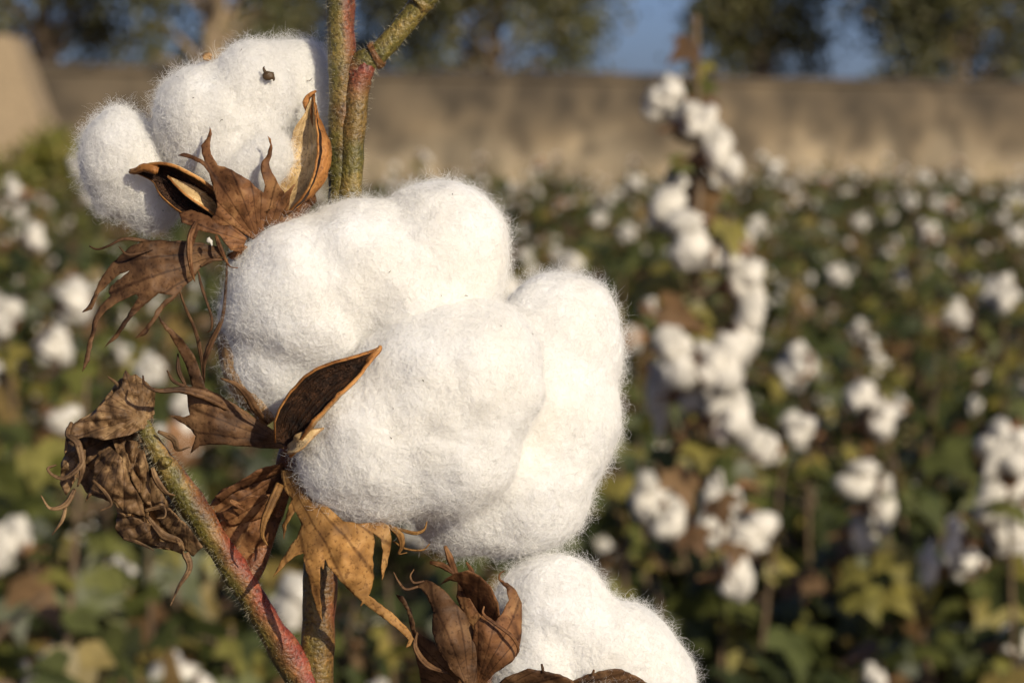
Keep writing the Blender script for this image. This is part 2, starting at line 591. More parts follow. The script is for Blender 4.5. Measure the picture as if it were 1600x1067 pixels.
def plant_parts(s, nleaf, nboll, h=.93, rad=.46, lsize=(.028, .062)):
    random.seed(100 + s)
    leaf, st, bl = MB(), MB(), []
    tube(st, [[0, 0, 0, .008], [.01, 0, h * .4, .0065], [-.01, .01, h * .75, .005], [0, 0, h * .98, .003]], 10, 6, 0)
    for k in range(3):
        a = random.uniform(0, 6.28); e = np.array([math.cos(a), math.sin(a)]) * rad * random.uniform(.1, .55); zt = h * random.uniform(1.05, 1.22)
        tube(st, [[0, 0, h * .5, .006], [*(e * .7), h * .85, .004], [*e, zt, .002]], 8, 5, 0)
        for q_ in range(5):
            t_ = random.uniform(.45, 1)
            add_leaf(leaf, np.array([*(e * (.7 + .3 * t_)), h * .85 + (zt - h * .85) * t_]), np.random.default_rng(s * 77 + k * 9 + q_).normal(0, .6, 3) + [0, -.2, .6], random.uniform(.022, .05), random.uniform(.2, .95), random.uniform(-2, 2))
        if k < 1: bl.append((np.array([*e, zt - .012]), np.array([math.cos(a), math.sin(a), .5]) / 1.118, (s + k) % 5, random.uniform(.6, 1.0), random.uniform(0, 6)))
    for k in range(11):
        z = h * (.25 + .065 * k)
        p, th, q = canopy_point(h, rad)
        e = np.array([math.cos(th), math.sin(th), 0]) * rad * (1 - .6 * (k / 11) ** 1.5)
        tube(st, [[0, 0, z, .006], [e[0] * .5, e[1] * .5, z + .07, .004], [e[0], e[1], z + .1, .002]], 7, 5, 0)
    for k in range(nleaf):
        p, th, q = canopy_point(h, rad)
        nr = np.array([math.cos(th) * random.uniform(.2, 1.1), math.sin(th) * random.uniform(.2, 1.1), random.uniform(.25, 1)]) + np.random.default_rng(s * 1000 + k).normal(0, .3, 3)
        t = random.random()
        tone = .0 + .74 * t ** 1.2 if t < .76 else random.uniform(.66, 1.0)
        add_leaf(leaf, p, nr, random.uniform(*lsize), tone, random.uniform(-1, 1))
    for k in range(nboll):
        p, th, q = canopy_point(h * 1.02, rad * 1.04, True)
        d = np.array([math.cos(th), math.sin(th), random.uniform(-.3, .9)])
        bl.append((p, d / np.linalg.norm(d), k % 5, random.uniform(.34, .85), random.uniform(0, 6)))
    return leaf, st, bl

def boll_matrix(p, d, sc, sp):
    R = Matrix(rotm(d, sp).tolist()).to_4x4()
    return Matrix.Translation(Vector(p)) @ R @ Matrix.Scale(sc, 4)

NEAR, FAR = [], []
for s in range(6):
    leaf, st, bl = plant_parts(s, 360, 12)
    a = build("foliage", leaf, [LEAF], org=(0, 0, 0), smooth=False); b = build("stem", st, [WOOD], org=(0, 0, 0))
    NEAR.append((a.data, b.data, bl))
    bpy.data.objects.remove(a); bpy.data.objects.remove(b)
for s in range(5):
    leaf, st, bl = plant_parts(40 + s, 240, 14, lsize=(.042, .08))
    allm = MB()
    for src, mi in ((leaf, 0), (st, 1)):
        for v, f, m_, t_, u_, in zip(src.v, src.f, src.m, src.at, src.uv):
            pass
        base = allm.n
        V = np.vstack(src.v)
        allm.v.append(V); allm.at.append(np.concatenate(src.at)); allm.uv.append(np.vstack(src.uv))
        for f in src.f:
            allm.f.append(f + base); allm.m.append(np.full(len(f), mi))
        allm.n += len(V)
    for (p, d, k, sc, sp) in bl:
        M = np.array(boll_matrix(p, d, sc, sp))
        for fn, mi in ((boll_lint, 2), (burr_mesh, 3)):
            t_ = MB(); fn(t_, k * 10, 0)
            base = allm.n
            V = np.vstack(t_.v); V = V @ M[:3, :3].T + M[:3, 3]
            allm.v.append(V); allm.at.append(np.concatenate(t_.at)); allm.uv.append(np.zeros((len(V), 2)))
            for f in t_.f:
                allm.f.append(f + base); allm.m.append(np.full(len(f), mi))
            allm.n += len(V)
    a = build("cotton_plant", allm, [LEAF, WOOD, BOLLM, BURRM], org=(0, 0, 0), smooth=False)
    FAR.append(a.data); bpy.data.objects.remove(a)

FIELD_LABEL = "bushy green cotton plant with white bolls in the blurred field before the wall"
FIELD_GROUP = "cotton plants of the field"
def put_boll(parent, p, d, k, sc, sp, burr=True, label=None):
    o = bpy.data.objects.new("boll", BOLLS[k]); C.objects.link(o)
    o.parent = parent; o.matrix_local = boll_matrix(p, d, sc, sp)
    if burr:
        q = bpy.data.objects.new("burr", BURRS[k]); C.objects.link(q); q.parent = o
    return o

def near_plant(x, y, sc, rz, k, burr):
    e = empty("cotton_plant", [x, y, 0])
    e.rotation_euler = (random.uniform(-.06, .06), random.uniform(-.06, .06), rz); e.scale = (sc * random.uniform(.9, 1.1), sc * random.uniform(.9, 1.1), sc)
    tag(e, FIELD_LABEL, "cotton plant", FIELD_GROUP)
    for nm, me in (("foliage", NEAR[k][0]), ("stem", NEAR[k][1])):
        o = bpy.data.objects.new(nm, me); C.objects.link(o); o.parent = e
    for (p, d, kk, s_, sp) in NEAR[k][2]:
        put_boll(e, p, d, kk, s_, sp, burr)
    return e

def far_plant(x, y, sc, rz, k):
    o = bpy.data.objects.new("cotton_plant", FAR[k]); C.objects.link(o)
    o.location = (x, y, 0); o.rotation_euler = (0, 0, rz); o.scale = (sc * random.uniform(1., 1.25), sc * random.uniform(1., 1.25), sc)
    tag(o, FIELD_LABEL, "cotton plant", FIELD_GROUP)
    return o

random.seed(11)
def scatter(d0, d1, n, sep):
    pts, tries = [], 0
    while len(pts) < n and tries < 20000:
        tries += 1
        d = math.sqrt(random.uniform(d0 * d0, d1 * d1))
        x = random.uniform(-1, 1) * (d * .2 + .35)
        q = np.array([x, d])
        if (q - WA).dot(wn) < .9: continue
        if d > 22 and x < -.135 * d: continue
        if all((q - r).dot(q - r) > sep * sep for r in pts): pts.append(q)
    return pts
for q in scatter(1.95, 6.0, 26, .42):
    near_plant(q[0], q[1], random.uniform(.88, 1.05), random.uniform(0, 6.28), random.randrange(6), True)
for q in scatter(6.2, 12, 50, .5):
    near_plant(q[0], q[1], random.uniform(.78, 1.12), random.uniform(0, 6.28), random.randrange(6), False)
for q in scatter(12.2, 35, 205, .7):
    far_plant(q[0], q[1], random.uniform(.78, 1.16), random.uniform(0, 6.28), random.randrange(5))

# plants of the middle distance whose bolls can be told apart one by one
def special_plant(px0, TD, stalk, bolls, leaves, label, seed, group=None, foliage=None, fs=1.0):
    b0 = at(px0, 700, TD); b0 = np.array([b0[0], b0[1], 0])
    root = empty("cotton_plant", b0)
    tag(root, label, "cotton plant", group)
    st, lf = MB(), MB()
    if stalk:
        pts = [[0, .75, 0, .007]] + [[*(at(x, y, TD + .75 * min(1, max(0, (y - 430) / 220))) - b0), .0034 + .0008 * max(y, 0) / 900] for x, y in stalk]
        tube(st, pts, 30, 7, 0)
    sc = TD / FPX
    for i, (px, py, rx, ry, dd) in enumerate(bolls):
        p = at(px, py, TD + dd) - b0
        m_ = MB()
        rs = np.random.default_rng(i + 3 + seed * 31)
        for k in range(7):
            off = np.array([rs.uniform(-.55, .55) * rx, rs.uniform(-.4, .3) * rx, rs.uniform(-.75, .6) * ry]) * sc
            blob(m_, p + off, np.array([rx * rs.uniform(.45, .85), rx * .6, ry * rs.uniform(.45, .85)]) * .92 * sc, 0, i * 5 + k, .34)
        o = build("boll", m_, [BOLLM], None)
        loc = o.location.copy(); o.parent = root; o.location = loc
        m2 = MB(); burr_mesh(m2, i * 3, 0, .95 * rx * sc)
        q = build("burr", m2, [BURRM], None, org=(0, 0, 0)); q.parent = o
        ax = np.array([math.copysign(.8, px - px0 + .1), -.3, .2])
        q.matrix_local = Matrix.Translation(Vector((-ax * rx * .6 * sc).tolist())) @ Matrix(rotm(ax, i).tolist()).to_4x4()
        src = at(px0 if stalk else px, py + 25, TD + (0 if stalk else .12)) - b0
        tw = st if stalk else MB()
        tube(tw, [[*src, .003], [*(p - ax * .03), .0025], [*(p - ax * .01), .002]], 5, 5, 0)
        if not stalk: build("twig", tw, [WOOD], None, org=(0, 0, 0)).parent = root
    for px, py, sz, tone, dd in leaves:
        add_leaf(lf, at(px, py, TD + dd) - b0, np.array([random.uniform(-.6, .6), -.8, random.uniform(.2, .9)]), sz, tone, random.uniform(-1, 1))
    if foliage is not None:
        for nm, me in (("foliage", NEAR[foliage][0]), ("stem", NEAR[foliage][1])):
            o = bpy.data.objects.new(nm, me); C.objects.link(o); o.parent = root; o.location = (0, .38, 0); o.scale = (fs, fs, fs)
    if stalk: build("stalk", st, [WOOD], None, org=(0, 0, 0)).parent = root
    if leaves: build("foliage", lf, [LEAF], None, org=(0, 0, 0), smooth=False).parent = root
    return root
random.seed(5)
special_plant(1085, 2.25, ((1100, 800), (1075, 560), (1085, 400), (1095, 250), (1088, 120), (1086, 25)), (
    (1040, 157, 32, 32, 0), (1098, 200, 28, 34, -.02), (1127, 237, 32, 38, -.02), (1060, 285, 30, 34, .08), (1048, 330, 36, 40, .0),
    (1070, 372, 40, 46, -.03), (1126, 398, 30, 20, -.02), (1158, 440, 32, 44, 0), (1167, 510, 27, 48, 0),
    (1060, 552, 34, 42, -.03), (1122, 575, 34, 46, -.03), (1030, 620, 22, 64, .06), (1137, 645, 38, 36, -.02), (1088, 610, 32, 44, 0)),
    [(px, py, random.uniform(.02, .045), random.choice([.5, .75, .95, .98, .3, .9]), random.uniform(-.03, .06)) for px, py in ((1110, 290), (1090, 310), (1100, 330), (1075, 250), (1110, 150), (1085, 130), (1095, 100), (1080, 70), (1060, 460), (1140, 350), (1100, 490), (1050, 430), (1090, 460), (1110, 520), (1125, 610), (1040, 480), (1100, 690), (1150, 720), (1060, 740), (1120, 780), (1080, 830), (1150, 850), (1070, 690), (1040, 700))],
    "tall bare cotton plant strung with hanging white bolls, its tip above the wall top", 1, None, 0, .90)
special_plant(1135, 2.5, None, ((1015, 770, 28, 34, 0), (1042, 810, 32, 32, 0), (1132, 745, 14, 18, .02), (1130, 785, 32, 34, .02), (1120, 830, 30, 26, -.01), (1172, 825, 42, 34, -.01), (1152, 895, 24, 42, -.02)), (),
    "low cotton plant with a cross-shaped cluster of bright white bolls below the tall one", 2, None, 1, .88)
special_plant(1350, 2.7, None, ((1340, 745, 34, 26, 0), (1375, 775, 24, 46, 0), (1350, 820, 24, 40, .03), (1345, 615, 30, 30, .05), (1368, 655, 28, 34, .05), (1245, 670, 30, 26, .1), (1190, 697, 30, 26, .1)),
    ((1340, 885, .030, .72, -.1), (1395, 865, .036, .75, -.1), (1350, 925, .034, .70, -.1), (1388, 920, .038, .76, -.1), (1440, 770, .05, .3, 0), (1470, 700, .05, .4, 0)),
    "low cotton plant right of centre with drooping white bolls above a yellow green leaf", 3, None, 3, .95)
special_plant(1570, 2.55, None, ((1565, 780, 40, 46, 0), (1580, 825, 38, 40, 0), (1490, 840, 16, 30, 0), (1455, 880, 20, 34, .12), (1510, 880, 28, 24, .12), (1590, 1000, 26, 24, 0)), (),
    "low cotton plant at the right edge of the field with a bulky white boll", 4, None, 2, .95)
special_plant(60, 2.8, None, ((15, 850, 30, 34, 0), (88, 540, 32, 30, .3), (120, 465, 34, 36, .4), (95, 655, 34, 20, .2), (60, 370, 22, 26, .5), (20, 298, 16, 18, .6)), ((60, 700, .05, .7, 0), (150, 900, .06, .55, -.2), (60, 900, .06, .9, -.1)),
    "cotton plant at the left edge of the field behind the withered leaf", 5, None, 4, .86)

# ------------------------------------------------------------------ trees beyond the wall
def tree(px, depth, hw, cz, rz, trunk_r, seed, label, nclump, lean=0, low=1.8):
    rs = np.random.default_rng(seed)
    b = at(px, HOR, depth)
    root = empty("tree", [b[0], b[1], 0])
    tag(root, label, "tree", "trees beyond the wall")
    R = hw * depth / FPX
    tr, cr = MB(), MB()
    H = cz + rz * .8
    tube(tr, [[0, 0, -.1, trunk_r * 1.35], [lean * .2, 0, 1.2, trunk_r], [lean * .6, .05, H * .45, trunk_r * .8], [lean, 0, H * .9, trunk_r * .25]], 16, 10, 0, bump=.12)
    tips = []
    for k in range(nclump):
        while True:
            q = rs.uniform(-1, 1, 3)
            if .25 < q.dot(q) < 1: break
        c = np.array([q[0] * R + lean * .5, q[1] * R * .9, cz + q[2] * rz])
        if trunk_r > .08 - 1e-6 and abs(c[0] - lean * .4) < trunk_r * 1.1 + .36 and c[1] < .15 and c[2] < 3.6: continue
        if c[2] < low: c[2] = low + rs.uniform(0, .5)
        tips.append(c)
        if k % 3 == 0:
            zb = max(1.6, c[2] - rs.uniform(.4, 1.4)) if c[2] > 2 else 1.5
            zb = min(zb, H * .85)
            tube(tr, [[lean * zb / H, 0, zb, trunk_r * .32], [c[0] * .5, c[1] * .5, (zb + c[2]) / 2 + .15, trunk_r * .2], [*c, trunk_r * .06]], 7, 5, 0)
    vs, fs, tn = [], [], []
    n0 = 0
    for c in tips:
        m_ = int(rs.integers(70, 150))
        sig = rs.uniform(.16, .30)
        pc = c + rs.normal(0, 1, (m_, 3)) * [sig, sig, sig * .9]
        L = rs.uniform(.07, .15, m_)[:, None]; Wd = L * rs.uniform(.22, .4, (m_, 1))
        dn = rs.normal(0, .55, (m_, 3)) + [0, 0, -.75]; dn /= np.linalg.norm(dn, axis=1)[:, None]
        sd = np.cross(dn, rs.normal(0, 1, (m_, 3))); sd /= np.linalg.norm(sd, axis=1)[:, None]
        v = np.stack([pc, pc + dn * L * .5 + sd * Wd, pc + dn * L, pc + dn * L * .5 - sd * Wd], 1).reshape(-1, 3)
        f = np.arange(m_ * 4).reshape(-1, 4)
        cr.add(v, f, 0, np.repeat(np.clip(rs.normal(.4, .22, m_) + rs.uniform(-.15, .2), 0, 1), 4))
    build("trunk", tr, [BARK], root, org=[0, 0, 0]).location = (0, 0, 0)
    build("crown", cr, [TLEAF], root, org=[0, 0, 0], smooth=False).location = (0, 0, 0)
    return root
tree(70, 40, 150, 4.3, 2.6, .16, 1, "dark leafy tree behind the sloping buttress at the far left", 120, low=2.0)
tree(330, 38, 190, 5.0, 2.9, .22, 2, "broad dark tree with a thick pale trunk behind the upper left boll", 120, .1, low=2.2)
tree(520, 44, 140, 4.6, 2.9, .12, 3, "slim dark tree behind the thick upper stem fork", 120, low=1.9)
tree(765, 41, 190, 4.4, 2.6, .085, 4, "green tree with a slender pale trunk above the main boll", 230, .15, low=2.1)
tree(1190, 43, 92, 3.6, 1.8, .08, 5, "small rounded tree alone between two gaps of open sky", 110, low=1.7)
tree(1500, 41, 180, 4.4, 2.5, .08, 6, "wide green tree with a pale trunk at the right edge", 230, .1, low=2.0)

# weedy shrubs left, in front of the wall
def shrub(px, depth, r, h, seed, label):
    rs = np.random.default_rng(seed)
    b = at(px, HOR, depth)
    root = empty("shrub", [b[0], b[1], 0])
    tag(root, label, "shrub", "weedy shrubs by the wall")
    lv, stm = MB(), MB()
    for k in range(26):
        a = rs.uniform(0, 6.28); e = np.array([math.cos(a), math.sin(a)]) * r * rs.uniform(.2, 1)
        hh = h * rs.uniform(.55, 1) * (1 - .35 * np.linalg.norm(e) / r)
        tube(stm, [[e[0] * .2, e[1] * .2, 0, .012], [e[0] * .7, e[1] * .7, hh * .5, .009], [e[0], e[1], hh, .004]], 6, 5, 0)
        m_ = 300
        t = rs.uniform(.15, 1.05, m_)
        pc = np.stack([e[0] * t, e[1] * t, hh * t], 1) + rs.normal(0, .10, (m_, 3))
        L = rs.uniform(.06, .14, m_)[:, None]; Wd = L * .25
        dn = rs.normal(0, .6, (m_, 3)) + [0, 0, .5]; dn /= np.linalg.norm(dn, axis=1)[:, None]
        sd = np.cross(dn, rs.normal(0, 1, (m_, 3))); sd /= np.linalg.norm(sd, axis=1)[:, None]
        v = np.stack([pc, pc + dn * L * .5 + sd * Wd, pc + dn * L, pc + dn * L * .5 - sd * Wd], 1).reshape(-1, 3)
        lv.add(v, np.arange(m_ * 4).reshape(-1, 4), 0, np.repeat(np.clip(rs.normal(.45, .25, m_), 0, 1), 4))
    build("foliage", lv, [GRASSM], root, org=[0, 0, 0], smooth=False).location = (0, 0, 0)
    build("stem", stm, [WOOD], root, org=[0, 0, 0]).location = (0, 0, 0)
shrub(-10, 23.5, .65, 1.45, 1, "yellow green weedy shrub standing at the foot of the buttress")
shrub(70, 24, .6, 1.62, 2, "tallest yellow green weedy shrub just right of the buttress foot")
shrub(150, 25, .6, 1.5, 3, "weedy shrub behind the upper left boll, last of the row")

# ------------------------------------------------------------------ foreground plant: cotton locks
def remesh(ells, voxel, smooth_it=40):
    m_ = MB()
    v, q3, q4 = uvsph(28, 18)
    for (x, y, d, rx, ry, rd, *rot) in ells:
        p = v * [rx, ry, rd]
        a = math.radians(rot[0]) if rot else 0
        p = np.stack([p[:, 0] * math.cos(a) - p[:, 1] * math.sin(a), p[:, 0] * math.sin(a) + p[:, 1] * math.cos(a), p[:, 2]], 1) + [x, y, d]
        m_.add(p, q4); m_.v.pop(); m_.at.pop(); m_.uv.pop(); m_.n -= len(p)
        m_.add(p, q3)
    o = build("tmp", m_, [LINT], org=(0, 0, 0))
    r = o.modifiers.new("r", 'REMESH'); r.mode = 'VOXEL'; r.voxel_size = voxel
    s = o.modifiers.new("s", 'SMOOTH'); s.factor = .5; s.iterations = smooth_it
    dg = bpy.context.evaluated_depsgraph_get()
    e = o.evaluated_get(dg)
    me = e.to_mesh()
    V = np.empty(len(me.vertices) * 3, np.float32); me.vertices.foreach_get("co", V)
    me.calc_loop_triangles()
    T = np.empty(len(me.loop_triangles) * 3, np.int32); me.loop_triangles.foreach_get("vertices", T)
    e.to_mesh_clear()
    bpy.data.objects.remove(o)
    return V.reshape(-1, 3).astype(float), T.reshape(-1, 3)

def vnormals(V, T):
    fn = np.cross(V[T[:, 1]] - V[T[:, 0]], V[T[:, 2]] - V[T[:, 0]])
    n = np.zeros_like(V)
    for k in range(3): np.add.at(n, T[:, k], fn)
    return n / (np.linalg.norm(n, axis=1)[:, None] + 1e-12), fn

def lock(parent, ells, seed, nf, voxel=4.5, label=None, fluff=1.0):
    nf = int(nf * 2.1)
    V, T = remesh(ells, voxel, 130)
    N, fn = vnormals(V, T)
    # outward in px space?
    if ((V - V.mean(0)) * N).sum() < 0: N = -N; T = T[:, ::-1]
    V = V + N * (7.5 + 7.0 * fbm(V, 85, 2, seed) + 1.5 * fbm(V, 30, 3, seed + 9) + .6 * fbm(V, 8, 2, seed + 4))[:, None]
    N, fn = vnormals(V, T)
    m_ = MB()
    m_.add(V, T[:, ::-1], 0)          # px space is mirrored (y down), so flip for world
    # fibres: thin ribbons wandering over and just off the surface
    ar = np.linalg.norm(fn, axis=1)
    cn = N[T[:, 0]]
    wgt = ar * np.clip(1.0 - np.maximum(cn[:, 2], 0) * .9, .1, 1)      # fewer on the far side
    rs = np.random.default_rng(seed)
    ti = rs.choice(len(T), nf, p=wgt / wgt.sum())
    bc = rs.dirichlet((1, 1, 1), nf)
    p = (V[T[ti]] * bc[..., None]).sum(1)
    n0 = (N[T[ti]] * bc[..., None]).sum(1)
    K = 9
    nf = nf
    tight = rs.random(nf) < .30
    step = np.where(tight, rs.uniform(1.3, 2.8, nf), rs.uniform(2.2, 6.0, nf))[:, None]
    rnd = rs.normal(0, 1, (nf, 3))
    flow = np.stack([fbm(p, 60, 2, seed + s) for s in (31, 47, 59)], 1)
    dirv = rnd * .8 + flow * .9
    dirv -= n0 * (dirv * n0).sum(1)[:, None]
    dirv /= np.linalg.norm(dirv, axis=1)[:, None] + 1e-9
    lift = np.abs(rs.normal(.10, .20, nf))[:, None]
    lift *= np.clip(.70 + 1.5 * fbm(p, 45, 2, seed + 71), .12, 2.2)[:, None]
    wisp = rs.random(nf) < .045
    lift[wisp] = lift[wisp] * 2 + .25
    dirv = dirv + n0 * lift * fluff
    ax = rs.normal(0, 1, (nf, 3)); ax += n0 * rs.choice([-1, 1], nf)[:, None] * 1.2
    ax /= np.linalg.norm(ax, axis=1)[:, None]
    om = np.where(tight | wisp, rs.normal(.75, .4, nf), rs.normal(0.0, .42, nf))[:, None]
    pts = [p - n0 * 1.2]
    q = pts[0]
    for k in range(K - 1):
        dirv /= np.linalg.norm(dirv, axis=1)[:, None] + 1e-9
        q = q + dirv * step
        pts.append(q)
        dirv = dirv + np.cross(ax, dirv) * om + rs.normal(0, .16, (nf, 3)) - n0 * (.09 + .16 * lift)
    pts = np.stack(pts, 1)
    tg = np.gradient(pts, axis=1)
    sd = np.cross(tg, rs.normal(0, 1, (nf, 1, 3)) + np.array([0, 0, 2.0]))
    sd /= np.linalg.norm(sd, axis=2)[..., None] + 1e-9
    wv = rs.uniform(.045, .12, nf)[:, None, None] * np.array([1, 1, 1, 1, 1, 1, 1, .8, .4])[None, :, None]
    L, R = pts - sd * wv, pts + sd * wv
    v = np.stack([L, R], 2).reshape(-1, 3)
    b0 = (np.arange(nf) * K * 2)[:, None]
    k = np.arange(K - 1)[None] * 2
    f = np.stack([b0 + k, b0 + k + 1, b0 + k + 3, b0 + k + 2], -1).reshape(-1, 4)
    m_.add(v, f, 1)
    # crumbs of leaf trash caught in the lint
    k = max(3, nf // 6500)
    ci = rs.choice(len(T), k, p=wgt / wgt.sum())
    for c in ci:
        cc = V[T[c]].mean(0) + N[T[c][0]] * 1.5
        sz = rs.uniform(.6, 1.9)
        tube(m_, [(*(cc + rs.normal(0, 1, 3) * sz * 1.6), .1), (*cc, sz * .5), (*(cc + rs.normal(0, 1, 3) * sz * 1.6), .1)], 5, 5, 2, flat=.5)
    o = build("cotton_lock", m_, [LINT, FIBRE, SPECK], parent, px=True)
    if label: o['label'] = label
    return o

# ------------------------------------------------------------------ dry sheets, strips, burr shells
def tps(ctrl):
    c = np.asarray(ctrl, float)
    X, d = c[:, :2], c[:, 2]
    n = len(X)
    def U(r2): return np.where(r2 > 0, r2 * np.log(r2 + 1e-9), 0)
    K = U(((X[:, None] - X[None]) ** 2).sum(-1)) + np.eye(n) * 40
    Pm = np.hstack([np.ones((n, 1)), X])
    A = np.zeros((n + 3, n + 3)); A[:n, :n] = K; A[:n, n:] = Pm; A[n:, :n] = Pm.T
    w_ = np.linalg.lstsq(A, np.concatenate([d, np.zeros(3)]), rcond=None)[0]
    def ev(Q):
        return U(((Q[:, None] - X[None]) ** 2).sum(-1)) @ w_[:n] + np.hstack([np.ones((len(Q), 1)), Q]) @ w_[n:]
    return ev

def inside(poly, q):
    x, y = q[:, 0], q[:, 1]
    r = np.zeros(len(q), bool)
    n = len(poly)
    for i in range(n):
        x1, y1 = poly[i]; x2, y2 = poly[(i + 1) % n]
        c = ((y1 > y) != (y2 > y))
        xi = (x2 - x1) * (y - y1) / ((y2 - y1) if y2 != y1 else 1e-9) + x1
        r ^= c & (x < xi)
    return r

def sheet(mb, outline, ctrl, base, wr=4, ws=28, ribs=1.0, m=0, step=3.2, seed=0, tone=.5):
    """dry sheet: outline in px, depth control points (x, y, depth px), ribs fan out of base"""
    o = np.asarray(outline, float)
    pl = []
    for i in range(len(o)):
        a, b = o[i], o[(i + 1) % len(o)]
        k = max(1, int(np.linalg.norm(b - a) / step))
        for t in range(k): pl.append(a + (b - a) * t / k)
    pl = np.array(pl)
    pl = pl + np.stack([fbm(np.c_[pl, pl[:, :1] * 0], 9, 2, seed + 2), fbm(np.c_[pl, pl[:, :1] * 0], 9, 2, seed + 3)], 1) * .9
    lo_, hi_ = pl.min(0), pl.max(0)
    g = np.stack(np.meshgrid(np.arange(lo_[0], hi_[0], step), np.arange(lo_[1], hi_[1], step)), -1).reshape(-1, 2)
    g = g + np.random.default_rng(seed).uniform(-.3, .3, g.shape) * step
    g = g[inside(pl, g)]
    # keep away from the rim
    dm = np.min(((g[:, None] - pl[None]) ** 2).sum(-1), 1) if len(g) else np.zeros(0)
    g = g[dm > (step * .55) ** 2]
    allp = np.vstack([pl, g])
    r = geometry.delaunay_2d_cdt([Vector(p) for p in allp.tolist()], [], [list(range(len(pl)))], 1, 1e-5)
    V2 = np.array([list(v) for v in r[0]])
    F = np.array([f for f in r[2] if len(f) == 3], int)
    d = tps(ctrl)(V2)
    p3 = np.c_[V2, d]
    rel = V2 - np.asarray(base)
    ang = np.arctan2(rel[:, 1], rel[:, 0]); rad = np.linalg.norm(rel, axis=1)
    ang = np.where(ang < -1.6, ang + 2 * math.pi, ang)
    crk = fbm(np.c_[V2, d * 0], ws, 3, seed + 5)
    if wr > 12: crk = 1.0 - 2.6 * np.abs(fbm(np.c_[V2 @ np.array([[.8, -.9], [.5, .5]]), d * 0], ws * 1.6, 3, seed + 5))     # sharp crumple folds
    d = d + wr * crk + ribs * .5 * np.cos(ang * 11 + fbm(np.c_[V2, d * 0], 60, 2, seed) * 2) * np.clip(rad / 60, 0, 1)
    mb.add(np.c_[V2, d], F, m, tone, np.c_[ang * 1.6 + .01, rad / 120])

def strip(mb, pts, n=24, flat=.10, m=0, twist=0, tone=.5):
    q = np.asarray(pts, float).copy(); q[:, 3] *= .62; q[-1, 3] *= .35; q[0, 3] *= .6 if q[0, 3] < 5 else 1
    tube(mb, q, n, 8, m, flat=flat, twist=twist, at=tone, bump=.12)

def shell(mb, spine, wid, o, arc=1.5, n=26, nv=17, seed=0, rough=1.2, tip=.04):
    """boat-shaped burr valve: spine rows x y d ; o = the way the hollow faces"""
    c = catmull(spine, n)
    u = np.linspace(0, 1, n)
    t = np.gradient(c, axis=0); t /= np.linalg.norm(t, axis=1)[:, None]
    o = np.asarray(o, float); o /= np.linalg.norm(o)
    op = o - t * (t @ o)[:, None]; op /= np.linalg.norm(op, axis=1)[:, None]
    sd = np.cross(t, op)
    w_ = wid * (np.sin(math.pi * np.clip(.16 + .80 * u ** .9, 0, 1)) ** .8 * (1 - u ** 6) + tip * u)
    th = np.linspace(-arc, arc, nv)
    x = np.sin(th) / max(1, math.sin(min(arc, 1.57)))
    y = 1 - np.cos(th)
    pos = c[:, None] + w_[:, None, None] * (x[None, :, None] * sd[:, None] + (y[None, :, None] * .85 - .3) * op[:, None])
    v = pos.reshape(-1, 3)
    v = v + op.repeat(nv, 0) * (rough * fbm(v, 14, 3, seed))[:, None]
    i = np.arange(n - 1)[:, None] * nv; j = np.arange(nv - 1)[None]
    f = np.stack([i + j, i + j + 1, i + nv + j + 1, i + nv + j], -1).reshape(-1, 4)
    mb.add(v, f, 0, .5, np.stack([np.tile(th, n) * 1.2 + .01, np.repeat(u, nv)], 1))

def Z(zx, zy, k):
    return {1: (100 + zx / 2.667, zy / 2.667), 2: (50 + zx / 3.233, 350 + zy / 3.233), 3: (50 + zx / 2.104, 560 + zy / 2.104),
            5: (380 + zx / 2.558, 650 + zy / 2.558), 6: (600 + zx / 3.2, 800 + zy / 3.2)}[k]
def ZL(k, *pts): return [Z(x, y, k) for x, y in pts]
def ZS(k, *pts):
    sc = {1: 2.667, 2: 3.233, 3: 2.104, 5: 2.558, 6: 3.2}[k]
    return [(*Z(x, y, k), d, w_ / sc) for x, y, d, w_ in pts]

gx = P([[497, 1100, 60]])[0]
plant = empty("cotton_plant", [gx[0], gx[1], 0])
tag(plant, "sharp foreground cotton plant with three huge open bolls on a hairy red green stem", "cotton plant")

# ---- stems
def pig(fr, lo_, hi_, shift=0.0):
    def fn(v, u, d):
        s = (d[:, 0] * .9 - d[:, 1] * .25) / (np.linalg.norm(d, axis=1) + 1e-9)
        return np.clip(lo_ + (hi_ - lo_) * u + fr * s + .25 * fbm(v, 40, 3, 8) + shift, 0, 1)
    return fn
hairs = []
def hairy(mb, ctr, r, n, L=12, seed=0, m=1):
    rs = np.random.default_rng(seed)
    t, nn, bb = frames(ctr)
    k = rs.integers(0, len(ctr) - 1, n); fr = rs.random(n)
    c = ctr[k] * (1 - fr)[:, None] + ctr[k + 1] * fr[:, None]; rr = r[k]
    a = rs.uniform(0, 6.283, n)
    d = nn[k] * np.cos(a)[:, None] + bb[k] * np.sin(a)[:, None]
    p0 = c + d * (rr * .96)[:, None]
    d2 = d + rs.normal(0, .35, (n, 3)); d2 /= np.linalg.norm(d2, axis=1)[:, None]
    ln = rs.uniform(.35, 1.0, n)[:, None] * L
    p1 = p0 + d2 * ln * .55; p2 = p1 + (d2 + rs.normal(0, .3, (n, 3))) * ln * .45
    sd = np.cross(d2, rs.normal(0, 1, (n, 3)) + [0, 0, 2]); sd /= np.linalg.norm(sd, axis=1)[:, None]
    wv = .17
    v = np.stack([p0 - sd * wv, p0 + sd * wv, p1 - sd * wv * .8, p1 + sd * wv * .8, p2], 1).reshape(-1, 3)
    b0 = (np.arange(n) * 5)[:, None]
    mb.add(v, np.hstack([b0, b0 + 1, b0 + 3, b0 + 2]), m)
    mb.n -= len(v); mb.v.pop(); mb.at.pop(); mb.uv.pop()
    mb.add(v, np.hstack([b0 + 2, b0 + 3, b0 + 4]), m)

